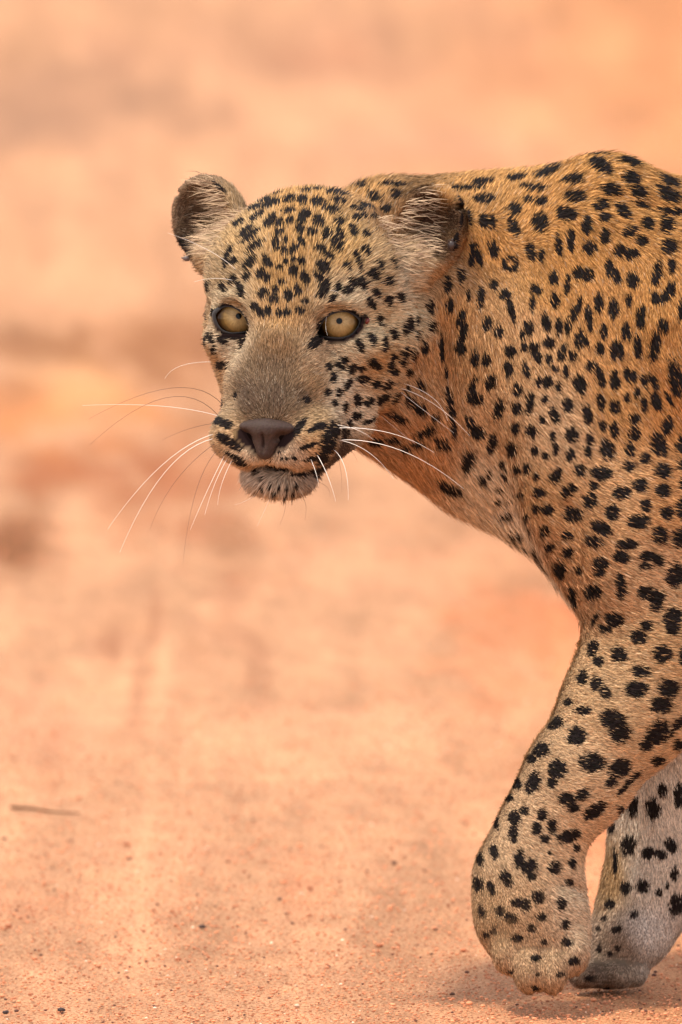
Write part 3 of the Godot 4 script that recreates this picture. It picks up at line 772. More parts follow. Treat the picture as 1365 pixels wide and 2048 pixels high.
	limb("tail", Vector3(0.799, 0.5623, -0.0195), 0.0258, Vector3(0.9031, 0.5127, -0.0134), 0.0233, 1.00, 0.0125)
	limb("tail", Vector3(0.9031, 0.5127, -0.0134), 0.0233, Vector3(0.999, 0.4134, -0.0012), 0.0208, 1.00, 0.0125)
	limb("tail", Vector3(0.999, 0.4134, -0.0012), 0.0208, Vector3(1.0698, 0.2976, 0.013), 0.0183, 1.00, 0.0125)
	limb("tail", Vector3(1.0698, 0.2976, 0.013), 0.0183, Vector3(1.1406, 0.2273, 0.0216), 0.0158, 1.00, 0.0125)
	limb("tail", Vector3(1.1406, 0.2273, 0.0216), 0.0158, Vector3(1.2156, 0.2191, 0.0226), 0.0133, 1.00, 0.0125)
	grow(0.0062)
	skin_over(vp, vn, tri)
	var body_corners := vp.size()
	list.clear()
	ball("cranium", Vector3(-0.024, 0.6134, 0.0383), Vector3(0.0767, 0.065, 0.075), Vector3(6.8, 164.9, -179.2), 0.0167)
	limb("occiput", Vector3(-0.0236, 0.5851, 0.0353), 0.0708, Vector3(-0.0321, 0.5887, 0.0673), 0.0625, 1.00, 0.0250)
	ball("forehead", Vector3(-0.0383, 0.608, 0.0915), Vector3(0.0437, 0.0417, 0.0312), Vector3(6.8, 164.9, -179.2), 0.0250)
	ball("temple", Vector3(0.0095, 0.6048, 0.081), Vector3(0.0354, 0.0396, 0.0417), Vector3(6.8, 164.9, -179.2), 0.0208)
	ball("temple", Vector3(-0.0745, 0.6063, 0.058), Vector3(0.0354, 0.0396, 0.0417), Vector3(6.8, 164.9, -179.2), 0.0208)
	ball("brow", Vector3(-0.0061, 0.5925, 0.1174), Vector3(0.0233, 0.0092, 0.015), Vector3(3.4, -171.2, -171.1), 0.0108)
	ball("brow", Vector3(-0.0794, 0.5937, 0.0973), Vector3(0.0233, 0.0092, 0.015), Vector3(4.1, 140.9, 172.5), 0.0108)
	ball("inner_brow", Vector3(-0.0244, 0.5913, 0.1221), Vector3(0.01, 0.0167, 0.0108), Vector3(6.8, 164.9, 160.8), 0.0108)
	ball("inner_brow", Vector3(-0.0659, 0.592, 0.1107), Vector3(0.01, 0.0167, 0.0108), Vector3(6.8, 164.9, -159.2), 0.0108)
	ball("cheekbone", Vector3(0.0113, 0.5536, 0.1017), Vector3(0.0258, 0.0192, 0.0258), Vector3(6.8, 164.9, -179.2), 0.0167)
	ball("cheekbone", Vector3(-0.0878, 0.5552, 0.0746), Vector3(0.0258, 0.0192, 0.0258), Vector3(6.8, 164.9, -179.2), 0.0167)
	ball("cheek", Vector3(0.031, 0.5568, 0.0514), Vector3(0.0333, 0.0417, 0.0383), Vector3(6.8, 164.9, -179.2), 0.0187)
	ball("cheek", Vector3(-0.0796, 0.5586, 0.0213), Vector3(0.0333, 0.0417, 0.0383), Vector3(6.8, 164.9, -179.2), 0.0187)
	ball("jowl", Vector3(0.0187, 0.5182, 0.0442), Vector3(0.03, 0.0275, 0.0354), Vector3(6.8, 164.9, -179.2), 0.0187)
	ball("jowl", Vector3(-0.0663, 0.5195, 0.021), Vector3(0.03, 0.0275, 0.0354), Vector3(6.8, 164.9, -179.2), 0.0187)
	limb("bridge", Vector3(-0.0448, 0.571, 0.1139), 0.0275, Vector3(-0.0562, 0.5113, 0.1537), 0.0242, 1.00, 0.0167)
	ball("bridge_top", Vector3(-0.052, 0.5345, 0.139), Vector3(0.0233, 0.04, 0.0142), Vector3(-21.2, 164.5, -179.2), 0.0092)
	ball("bridge_flank", Vector3(-0.0309, 0.5249, 0.1363), Vector3(0.0167, 0.0325, 0.0217), Vector3(6.8, 164.9, -179.2), 0.0167)
	ball("bridge_flank", Vector3(-0.0692, 0.5255, 0.1258), Vector3(0.0167, 0.0325, 0.0217), Vector3(6.8, 164.9, -179.2), 0.0167)
	ball("infraorbital", Vector3(-0.014, 0.5181, 0.1174), Vector3(0.0217, 0.025, 0.0267), Vector3(6.8, 164.9, -179.2), 0.0187)
	ball("infraorbital", Vector3(-0.0746, 0.519, 0.1008), Vector3(0.0217, 0.025, 0.0267), Vector3(6.8, 164.9, -179.2), 0.0187)
	ball("snout", Vector3(-0.0576, 0.5036, 0.1586), Vector3(0.0275, 0.0167, 0.02), Vector3(6.8, 164.9, -179.2), 0.0125)
	ball("cheek_fill", Vector3(0.0084, 0.5277, 0.0793), Vector3(0.025, 0.0275, 0.0292), Vector3(6.8, 164.9, -179.2), 0.0208)
	ball("cheek_fill", Vector3(-0.0748, 0.529, 0.0566), Vector3(0.025, 0.0275, 0.0292), Vector3(6.8, 164.9, -179.2), 0.0208)
	ball("whisker_pad", Vector3(-0.0311, 0.4825, 0.1588), Vector3(0.0262, 0.0225, 0.0275), Vector3(6.8, 164.9, -179.2), 0.0092)
	ball("whisker_pad", Vector3(-0.0813, 0.4833, 0.1451), Vector3(0.0262, 0.0225, 0.0275), Vector3(6.8, 164.9, -179.2), 0.0092)
	ball("whisker_pad_rear", Vector3(-0.0177, 0.4861, 0.136), Vector3(0.0192, 0.0208, 0.0275), Vector3(6.8, 164.9, -179.2), 0.0167)
	ball("whisker_pad_rear", Vector3(-0.0815, 0.4871, 0.1185), Vector3(0.0192, 0.0208, 0.0275), Vector3(6.8, 164.9, -179.2), 0.0167)
	ball("upper_lip", Vector3(-0.0441, 0.4715, 0.1671), Vector3(0.0183, 0.0142, 0.0167), Vector3(6.8, 164.9, -179.2), 0.0067)
	ball("upper_lip", Vector3(-0.0744, 0.472, 0.1588), Vector3(0.0183, 0.0142, 0.0167), Vector3(6.8, 164.9, -179.2), 0.0067)
	ball("chin", Vector3(-0.0517, 0.4461, 0.136), Vector3(0.0275, 0.0133, 0.0208), Vector3(6.8, 164.9, -179.2), 0.0058)
	limb("mandible", Vector3(-0.0374, 0.4553, 0.1344), 0.0142, Vector3(0.0002, 0.4925, 0.0858), 0.0267, 1.00, 0.0142)
	limb("mandible", Vector3(-0.0645, 0.4556, 0.127), 0.0142, Vector3(-0.0718, 0.4936, 0.0661), 0.0267, 1.00, 0.0142)
	ball("philtrum", Vector3(-0.065, 0.4715, 0.1848), Vector3(0.0029, 0.0167, 0.0108), Vector3(6.8, 164.9, -179.2), 0.0042, true)
	ball("mouth", Vector3(-0.059, 0.4603, 0.1679), Vector3(0.0183, 0.0033, 0.0217), Vector3(6.8, 164.9, -179.2), 0.0042, true)
	ball("eye_socket", Vector3(-0.0027, 0.575, 0.1344), Vector3(0.0196, 0.0158, 0.0142), Vector3(6.8, 164.9, -179.2), 0.0050, true)
	ball("eye_socket", Vector3(-0.0912, 0.5764, 0.1101), Vector3(0.0196, 0.0158, 0.0142), Vector3(6.8, 164.9, -179.2), 0.0050, true)
	ball("lid", Vector3(-0.0014, 0.5731, 0.1064), Vector3(0.0206, 0.0206, 0.0206), Vector3(7, -180, 180), 0.0067)
	ball("lid", Vector3(-0.0867, 0.5745, 0.0821), Vector3(0.0206, 0.0206, 0.0206), Vector3(7, -180, 180), 0.0067)
	ball("ear", Vector3(0.0711, 0.6436, 0.0443), Vector3(0.0325, 0.0396, 0.0242), Vector3(1.6, 175.8, -154.4), 0.0058)
	ball("ear", Vector3(-0.1085, 0.6468, -0.0047), Vector3(0.0325, 0.0396, 0.0242), Vector3(1.9, 153.9, 155.9), 0.0058)
	ball("ear_hollow", Vector3(0.0678, 0.6467, 0.0674), Vector3(0.0267, 0.0333, 0.0267), Vector3(0.8, 177.6, -154.4), 0.0058, true)
	ball("ear_hollow", Vector3(-0.1171, 0.6501, 0.0168), Vector3(0.0267, 0.0333, 0.0267), Vector3(1.1, 152, 155.9), 0.0058, true)
	ball("ear_base", Vector3(0.0579, 0.6161, 0.0471), Vector3(0.0208, 0.0208, 0.025), Vector3(6.8, 164.9, -179.2), 0.0125)
	ball("ear_base", Vector3(-0.0992, 0.6188, 0.0042), Vector3(0.0208, 0.0208, 0.025), Vector3(6.8, 164.9, -179.2), 0.0125)
	ball("ear_notch", Vector3(0.0639, 0.6856, 0.0446), Vector3(0.0021, 0.0037, 0.0167), Vector3(6.8, 164.9, -159.2), 0.0021, true)
	ball("ear_notch", Vector3(-0.1012, 0.6887, -0.0005), Vector3(0.0021, 0.0037, 0.0167), Vector3(6.8, 164.9, 160.8), 0.0021, true)
	ball("ear_notch", Vector3(0.0973, 0.6644, 0.0563), Vector3(0.0037, 0.0021, 0.0167), Vector3(6.8, 164.9, -179.2), 0.0021, true)
	ball("ear_notch", Vector3(-0.1367, 0.6687, -0.0077), Vector3(0.0037, 0.0021, 0.0167), Vector3(6.8, 164.9, -179.2), 0.0021, true)
	grow(0.0027)
	skin_over(vp, vn, tri)
	open_lids()
	# comb: blend the known places by nearness
	var count := vp.size()
	vc.resize(count)
	vd.resize(count)
	vl.resize(count)
	var shown := PackedColorArray()
	shown.resize(count)
	for i in count:
		var p := vp[i]
		var dir := Vector3.ZERO
		var col := Vector3.ZERO
		var length := 0.0
		var total := 0.0
		for g in gp.size():
			var o := p - gp[g]
			o.z *= 0.5
			var w := o.length_squared() + 2e-5
			w = 1.0 / (w * w)
			total += w
			dir += gd[g] * w
			col += gc[g] * w
			length += gl[g] * w
		var n := vn[i]
		dir = dir - n * dir.dot(n)
		vd[i] = dir.normalized() if dir.length_squared() > 1e-12 else Vector3.RIGHT
		col /= total
		length /= total
		for b in bare:
			var o: Vector3 = p - b[0]
			if absf(o.x) < b[3] and absf(o.y) < b[3] and absf(o.z) < b[3]:
				if ((b[2] * o) * b[1]).length_squared() < 1.0:
					length = 0.0
		if i >= body_corners and in_opening(p, 1.2):
			length = 0.0
		vl[i] = length
		var k := 1.0 + 0.16 * tints.get_noise_3dv(p)
		vc[i] = Color(col.x * k, col.y * k, col.z * k)
		var dark := dark_at(p, n.z < -0.5 and i < body_corners, 0.0)
		var c := vc[i] * 0.34  # skin darkened below the coat colour, painting shade into gaps between hairs
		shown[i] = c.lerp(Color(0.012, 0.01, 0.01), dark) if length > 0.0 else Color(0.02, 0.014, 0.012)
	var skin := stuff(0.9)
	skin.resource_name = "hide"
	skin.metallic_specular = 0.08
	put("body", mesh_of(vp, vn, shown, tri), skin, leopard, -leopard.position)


# ------------------------------------------------------------------ fur: every hair a bent, tapering blade
func fur() -> void:
	var counts := PackedInt32Array()
	var faces := tri.size() / 3
	counts.resize(faces)
	var total := 0
	for f in faces:
		var i := tri[f * 3]
		var j := tri[f * 3 + 1]
		var k := tri[f * 3 + 2]
		var length := vl[i]
		if length <= 0.0:
			continue
		var area := (vp[j] - vp[i]).cross(vp[k] - vp[i]).length() * 0.5e6
		var each := clampf(3.6 - length * 160.0, 1.6, 3.0)     # hairs to the square millimetre
		var turned := vn[i].dot(LEAN)
		if turned < -0.65:
			each *= 0.12
		elif turned < -0.4:
			each *= 0.5
		if vp[i].x > 0.33:
			each *= 0.16
		var n := int(area * each + rng.randf())
		counts[f] = n
		total += n
	var pos := PackedVector3Array()
	var nor := PackedVector3Array()
	var col := PackedColorArray()
	var idx := PackedInt32Array()
	pos.resize(total * 4)
	nor.resize(total * 4)
	col.resize(total * 4)
	idx.resize(total * 6)
	var v := 0
	var e := 0
	for f in faces:
		if counts[f] == 0:
			continue
		var i := tri[f * 3]
		var j := tri[f * 3 + 1]
		var k := tri[f * 3 + 2]
		var rear := vp[i].x > 0.33
		var far_side := vn[i].z < -0.5 and vp[i].distance_to(Vector3(-0.04, 0.58, 0.1)) > 0.24
		for _n in counts[f]:
			var a := rng.randf()
			var b := rng.randf()
			if a + b > 1.0:
				a = 1.0 - a
				b = 1.0 - b
			var c := 1.0 - a - b
			var p := vp[i] * c + vp[j] * a + vp[k] * b
			var n := vn[i] * c + vn[j] * a + vn[k] * b
			var d := vd[i] * c + vd[j] * a + vd[k] * b
			var l := (vl[i] * c + vl[j] * a + vl[k] * b) * rng.randf_range(0.65, 1.2)
			if l < 0.002:
				l = 0.002
			n = n.normalized()
			var side := d.cross(n).normalized()
			d = (d + side * rng.randfn(0.0, 0.12)).normalized()
			var lift := rng.randf_range(0.28, 0.62)
			var dark := dark_at(p + d * l * 0.4, far_side, rng.randfn(0.0, 0.26))
			var tone := rng.randf_range(0.36, 1.34)
			var base := vc[i] * c + vc[j] * a + vc[k] * b
			base = base * tone
			if rng.randf() < 0.06:
				base = base.lerp(Color(0.7, 0.56, 0.42), 0.15 + 20.0 * minf(l, 0.015))
			if dark > 0.5 and rng.randf() > 0.015:
				base = Color(0.026, 0.0205, 0.019) * tone
			base.a = 1.0
			var wide := (0.00027 + l * 0.008) * (2.0 if rear else 1.0)
			if rng.randf() < 0.07:
				l *= 1.5
				lift += 0.25
			var w := (side + n * rng.randf_range(-0.75, 0.75)).normalized() * wide
			var rise := (d + n * lift).normalized()
			var bend := (d + n * lift * 0.3).normalized()
			p -= n * 0.0006
			var m := p + rise * l * 0.42
			pos[v] = p
			pos[v + 1] = m - w
			pos[v + 2] = m + w
			pos[v + 3] = m + bend * l * 0.58
			var shine := (n + side * rng.randf_range(-0.4, 0.4) + d * rng.randf_range(-0.15, 0.35)).normalized()
			nor[v] = shine
			nor[v + 1] = shine
			nor[v + 2] = shine
			nor[v + 3] = shine
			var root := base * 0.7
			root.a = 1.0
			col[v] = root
			col[v + 1] = base
			col[v + 2] = base
			col[v + 3] = base
			if (m - w - p).cross(w).dot(n) < 0:
				idx[e] = v; idx[e + 1] = v + 1; idx[e + 2] = v + 2
				idx[e + 3] = v + 1; idx[e + 4] = v + 3; idx[e + 5] = v + 2
			else:
				idx[e] = v; idx[e + 1] = v + 2; idx[e + 2] = v + 1
				idx[e + 3] = v + 1; idx[e + 4] = v + 2; idx[e + 5] = v + 3
			v += 4
			e += 6
	print("hairs ", total, " hide vertices ", vp.size())
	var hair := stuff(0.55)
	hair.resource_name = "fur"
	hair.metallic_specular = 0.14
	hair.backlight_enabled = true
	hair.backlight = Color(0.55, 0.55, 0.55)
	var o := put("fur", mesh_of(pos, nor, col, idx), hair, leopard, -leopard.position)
	o.set_meta("kind", "stuff")


# ------------------------------------------------------------------ eyes, nose, whiskers
func face() -> void:
	make_eye(Vector3(-0.0014, 0.5731, 0.1064), 1.0, 1.0)
	make_eye(Vector3(-0.0867, 0.5745, 0.0821), -1.0, -16.0)
	list.clear()
	ball("nose_pad", Vector3(-0.0603, 0.4948, 0.1728), Vector3(0.0242, 0.0075, 0.0142), Vector3(6.8, 164.9, -179.2), 0.0092)
	limb("nose_edge", Vector3(-0.0713, 0.494, 0.1725), 0.0054, Vector3(-0.0626, 0.4761, 0.1788), 0.0042, 1.00, 0.0050)
	limb("nose_edge", Vector3(-0.0506, 0.4937, 0.1782), 0.0054, Vector3(-0.0626, 0.4761, 0.1788), 0.0042, 1.00, 0.0050)
	limb("nose_front", Vector3(-0.0619, 0.4908, 0.1772), 0.0104, Vector3(-0.0623, 0.476, 0.178), 0.0050, 1.00, 0.0083)
	ball("nose_furrow", Vector3(-0.0647, 0.4821, 0.1875), Vector3(0.001, 0.0092, 0.005), Vector3(6.8, 164.9, -179.2), 0.0021, true)
	ball("nostril_cut", Vector3(-0.0512, 0.4882, 0.1883), Vector3(0.0054, 0.0033, 0.0092), Vector3(6.8, 164.9, 142.8), 0.0029, true)
	ball("nostril_cut", Vector3(-0.0782, 0.4886, 0.1808), Vector3(0.0054, 0.0033, 0.0092), Vector3(6.8, 164.9, -141.2), 0.0029, true)
	grow(0.0011)
	var p := PackedVector3Array()
	var n := PackedVector3Array()
	var t := PackedInt32Array()
	skin_over(p, n, t)
	var c := PackedColorArray()
	for i in p.size():
		var k := 1.0 + 0.6 * ragged.get_noise_3dv(p[i] * 4.0)
		c.append(Color(0.05 * k, 0.031 * k, 0.025 * k))
	var leather := stuff(0.6)
	leather.metallic_specular = 0.3
	var pits := FastNoiseLite.new()
	pits.seed = 6
	pits.noise_type = FastNoiseLite.TYPE_CELLULAR
	pits.frequency = 0.07
	var relief := NoiseTexture2D.new()
	relief.width = 256
	relief.height = 256
	relief.seamless = true
	relief.noise = pits
	relief.as_normal_map = true
	relief.bump_strength = 6.0
	leather.normal_enabled = true
	leather.normal_texture = relief
	leather.normal_scale = 0.8
	leather.uv1_triplanar = true
	leather.uv1_scale = Vector3(55, 55, 55)
	put("nose", mesh_of(p, n, c, t), leather, leopard, -leopard.position)
	list.clear()
	ball("nostril_bed", Vector3(-0.0591, 0.4912, 0.1666), Vector3(0.0275, 0.0142, 0.0125), Vector3(6.8, 164.9, -179.2), 0.0042)
	grow(0.0013)
	p = PackedVector3Array()
	n = PackedVector3Array()
	t = PackedInt32Array()
	skin_over(p, n, t)
	var nostril_black := stuff(0.8, false, srgb(20, 14, 13))  # bed painted black to stand for the shade inside the nostrils
	nostril_black.metallic_specular = 0.08
	put("nostrils", mesh_of(p, n, PackedColorArray(), t), nostril_black, leopard, -leopard.position)
	dark_whisker = stuff(0.5, false, srgb(70, 45, 35))
	pale_whisker = stuff(0.4, false, srgb(245, 235, 225))
	var pale := pale_whisker
	ear_hair(Vector3(0.0694, 0.6428, 0.0535), Vector3(0.965, -0.014, 0.262), Vector3(0.008, 0.103, 0.928))
	ear_hair(Vector3(-0.1117, 0.6461, 0.004), Vector3(-0.965, 0.014, -0.262), Vector3(-0.474, 0.109, 0.797))
	var dark := dark_whisker
	whisker(Vector3(-0.0976, 0.5009, 0.0687), Vector3(-0.1264, 0.5359, 0.0703), Vector3(-0.209, 0.4904, 0.0751), 0.00025, dark)
	whisker(Vector3(-0.1009, 0.5, 0.1363), Vector3(-0.1367, 0.5421, 0.137), Vector3(-0.2073, 0.4769, 0.1442), 0.00025, dark)
	whisker(Vector3(-0.1009, 0.5, 0.1363), Vector3(-0.1419, 0.5128, 0.1406), Vector3(-0.2134, 0.5092, 0.1402), 0.00022, pale)
	whisker(Vector3(-0.1065, 0.533, 0.0321), Vector3(-0.1397, 0.5341, 0.0379), Vector3(-0.1464, 0.5195, 0.0388), 0.00020, pale)
	whisker(Vector3(-0.1045, 0.4947, 0.1435), Vector3(-0.1251, 0.4931, 0.1496), Vector3(-0.1474, 0.4817, 0.1502), 0.00020, dark)
	whisker(Vector3(-0.1045, 0.4874, 0.1555), Vector3(-0.1462, 0.4762, 0.1628), Vector3(-0.1922, 0.4103, 0.17), 0.00025, pale)
	whisker(Vector3(-0.1045, 0.4837, 0.1563), Vector3(-0.1471, 0.4754, 0.1632), Vector3(-0.1823, 0.3911, 0.1727), 0.00025, pale)
	whisker(Vector3(-0.1032, 0.4802, 0.1578), Vector3(-0.1419, 0.4543, 0.1669), Vector3(-0.1576, 0.4096, 0.1715), 0.00020, dark)
	whisker(Vector3(-0.102, 0.4736, 0.1547), Vector3(-0.1232, 0.4524, 0.1632), Vector3(-0.1304, 0.3805, 0.1712), 0.00020, dark)
	whisker(Vector3(-0.0958, 0.4705, 0.1601), Vector3(-0.1104, 0.443, 0.1694), Vector3(-0.1242, 0.4098, 0.1726), 0.00022, pale)
	whisker(Vector3(-0.0933, 0.4681, 0.1607), Vector3(-0.1052, 0.4495, 0.1689), Vector3(-0.1122, 0.4221, 0.1714), 0.00022, pale)
	whisker(Vector3(-0.0896, 0.4673, 0.1648), Vector3(-0.1009, 0.4465, 0.1732), Vector3(-0.1015, 0.4307, 0.1743), 0.00020, pale)
	whisker(Vector3(-0.0031, 0.4922, 0.1542), Vector3(0.0437, 0.4957, 0.1685), Vector3(0.0764, 0.4736, 0.1691), 0.00030, pale)
	whisker(Vector3(-0.0006, 0.4817, 0.1496), Vector3(0.0507, 0.4854, 0.1638), Vector3(0.1011, 0.4431, 0.1669), 0.00032, pale)
	whisker(Vector3(-0.0019, 0.4823, 0.1552), Vector3(0.0249, 0.4796, 0.1702), Vector3(0.0434, 0.4519, 0.1715), 0.00025, pale)
	whisker(Vector3(-0.0068, 0.4761, 0.1653), Vector3(0.0066, 0.4684, 0.181), Vector3(0.006, 0.4359, 0.1829), 0.00030, pale)
	whisker(Vector3(-0.0204, 0.474, 0.1793), Vector3(-0.0103, 0.4602, 0.1957), Vector3(-0.0043, 0.4363, 0.1965), 0.00030, pale)
	whisker(Vector3(-0.0253, 0.4702, 0.1788), Vector3(-0.0197, 0.4597, 0.1947), Vector3(-0.0183, 0.4489, 0.194), 0.00025, pale)
	whisker(Vector3(-0.0043, 0.4947, 0.1545), Vector3(0.0154, 0.4944, 0.1692), Vector3(0.027, 0.4839, 0.1684), 0.00020, pale)
	whisker(Vector3(0.0504, 0.5183, 0.0569), Vector3(0.0827, 0.5109, 0.0725), Vector3(0.0885, 0.4885, 0.0732), 0.00025, pale)
	whisker(Vector3(0.0466, 0.5151, 0.0617), Vector3(0.0771, 0.5096, 0.0771), Vector3(0.1067, 0.4766, 0.079), 0.00025, pale)
	whisker(Vector3(0.0479, 0.5116, 0.0536), Vector3(0.0682, 0.4971, 0.0701), Vector3(0.0935, 0.4781, 0.0704), 0.00022, pale)
	whisker(Vector3(0.0305, 0.4901, 0.0306), Vector3(0.0401, 0.4832, 0.0461), Vector3(0.0612, 0.4661, 0.0461), 0.00017, pale)
	whisker(Vector3(-0.0849, 0.6162, 0.1051), Vector3(-0.1028, 0.6352, 0.1086), Vector3(-0.1431, 0.6487, 0.1062), 0.00020, pale)
	whisker(Vector3(-0.0874, 0.6087, 0.1051), Vector3(-0.1041, 0.6138, 0.1103), Vector3(-0.1216, 0.6084, 0.1102), 0.00020, pale)
	whisker(Vector3(0.0031, 0.5965, 0.1298), Vector3(-0.0031, 0.6062, 0.1433), Vector3(-0.0093, 0.6044, 0.1415), 0.00017, pale)
	whisker(Vector3(-0.0118, 0.5819, 0.1223), Vector3(-0.0138, 0.5723, 0.1382), Vector3(-0.0109, 0.5665, 0.1368), 0.00013, pale)
	whisker(Vector3(-0.034, 0.4377, 0.1468), Vector3(-0.0262, 0.4303, 0.1624), Vector3(-0.0299, 0.4167, 0.1619), 0.00015, dark)
	whisker(Vector3(-0.0576, 0.4346, 0.1418), Vector3(-0.0625, 0.4241, 0.1489), Vector3(-0.0691, 0.4103, 0.1498), 0.00015, pale)
	whisker(Vector3(-0.0452, 0.433, 0.139), Vector3(-0.0449, 0.425, 0.1546), Vector3(-0.0505, 0.4116, 0.1542), 0.00015, dark)
	whisker(Vector3(0.0031, 0.4742, 0.1181), Vector3(0.0109, 0.4702, 0.1333), Vector3(0.0138, 0.4609, 0.1323), 0.00015, dark)
	whisker(Vector3(-0.0043, 0.4718, 0.1506), Vector3(0.0014, 0.4607, 0.1666), Vector3(0.0006, 0.4402, 0.167), 0.00015, dark)
	whisker(Vector3(-0.0675, 0.437, 0.1408), Vector3(-0.0771, 0.4305, 0.1474), Vector3(-0.0877, 0.4274, 0.147), 0.00015, pale)
	whisker(Vector3(-0.0217, 0.4463, 0.1355), Vector3(-0.0072, 0.4436, 0.1506), Vector3(-0.0093, 0.4339, 0.1497), 0.00015, dark)


func whisker(a: Vector3, b: Vector3, c: Vector3, r: float, m: StandardMaterial3D) -> void:
	var v := PackedVector3Array()
	var n := PackedVector3Array()
	var t := PackedInt32Array()
	for i in 13:
		var s := i / 12.0
		var p := a * (1 - s) * (1 - s) + b * 2 * s * (1 - s) + c * s * s
		var d := ((b - a) * (1 - s) + (c - b) * s).normalized()
		var x := d.cross(Vector3(0.1, 0.3, 1)).normalized()
		var y := d.cross(x)
		for k in 5:
			var q := x * cos(k * TAU / 5) + y * sin(k * TAU / 5)
			n.append(q)
			v.append(p + q * r * (1.0 - 0.72 * s))
			if i:
				var e := v.size() - 1
				var f := e + 1 if k < 4 else e - 4
				t.append_array(PackedInt32Array([e - 5, e, f - 5, f - 5, e, f]))
	for i in range(0, t.size(), 3):
		if (v[t[i + 1]] - v[t[i]]).cross(v[t[i + 2]] - v[t[i]]).dot(n[t[i]] + n[t[i + 1]] + n[t[i + 2]]) > 0:
			var s := t[i + 1]
			t[i + 1] = t[i + 2]
			t[i + 2] = s
	put("whisker", mesh_of(v, n, PackedColorArray(), t), m, leopard, -leopard.position)


func ear_hair(middle: Vector3, outward: Vector3, open: Vector3) -> void:
	# long pale hairs that cross the hollow of an ear from its inner edge
	var pos := PackedVector3Array()
	var nor := PackedVector3Array()
	var col := PackedColorArray()
	var idx := PackedInt32Array()
	for i in vp.size():
		var o := vp[i] - middle
		if o.length() > 0.045 or vn[i].dot(open) < 0.2 or o.dot(outward) > 0.004 or o.y < -0.024:
			continue
		for _k in 2:
			if rng.randf() > 0.22:
				continue
			var l := rng.randf_range(0.01, 0.024)
			var d := (outward + open * rng.randf_range(0.15, 0.6) + Vector3.UP * rng.randf_range(-0.45, 0.5)).normalized()
			var p := vp[i] - d * 0.001
			var w := d.cross(open + Vector3.UP * rng.randf_range(-0.6, 0.6)).normalized() * rng.randf_range(0.0002, 0.00036)
			var m := p + d * l * 0.5
			var t := m + (d + outward * 0.3 - Vector3.UP * rng.randf_range(-0.15, 0.4)).normalized() * l * 0.5
			var c := lin(225, 190, 150).lerp(lin(130, 92, 62), pow(rng.randf(), 0.8)) * 0.8
			var v := pos.size()
			pos.append_array(PackedVector3Array([p - w * 0.7, p + w * 0.7, m - w, m + w, t]))
			for q in 5:
				nor.append((open + Vector3.UP * 0.4).normalized())
				col.append(Color(c.x, c.y, c.z))
			if (w * 2.0).cross(m - p).dot(open) < 0:
				idx.append_array(PackedInt32Array([v, v + 1, v + 2, v + 1, v + 3, v + 2, v + 2, v + 3, v + 4]))
			else:
				idx.append_array(PackedInt32Array([v, v + 2, v + 1, v + 1, v + 2, v + 3, v + 2, v + 4, v + 3]))
	var o := put("ear_tuft", mesh_of(pos, nor, col, idx), stuff(0.5), leopard, -leopard.position)
	o.set_meta("kind", "stuff")


func socket(centre: Vector3, side: float, turned: float) -> void:
	var ahead := Basis(Vector3.UP, deg_to_rad(turned)) * LEAN
	var right := Vector3.UP.cross(ahead).normalized()
	var shape: Array[Vector2] = [Vector2(-44, 21), Vector2(-37, 2), Vector2(-25, -13), Vector2(-6, -22), Vector2(15, -23), Vector2(31, -15), Vector2(40, -5), Vector2(34, 10), Vector2(20, 23), Vector2(0, 28), Vector2(-18, 27), Vector2(-33, 25)]
	var line := PackedVector2Array()
	for i in 72:
		var at := i / 6
		var p := shape[at].cubic_interpolate(shape[(at + 1) % 12], shape[(at + 11) % 12], shape[(at + 2) % 12], (i % 6) / 6.0)
		line.append(p * Vector2(side if side > 0 else -0.84, 1.0) * 1.04)
	sockets.append([centre, right, ahead.cross(right), ahead, line])


func in_opening(p: Vector3, wider: float) -> bool:
	for s in sockets:
		var o: Vector3 = (p - s[0]) * 2400.0
		if o.length_squared() < 6400.0 and o.dot(s[3]) > 5.0:
			if Geometry2D.is_point_in_polygon(Vector2(o.dot(s[1]), -o.dot(s[2])) / wider, s[4]):
				return true
	return false


func open_lids() -> void:
	var keep := PackedInt32Array()
	for i in range(0, tri.size(), 3):
		if in_opening(vp[tri[i]], 1.0) or in_opening(vp[tri[i + 1]], 1.0) or in_opening(vp[tri[i + 2]], 1.0):
			continue
		keep.append_array(tri.slice(i, i + 3))
	tri = keep


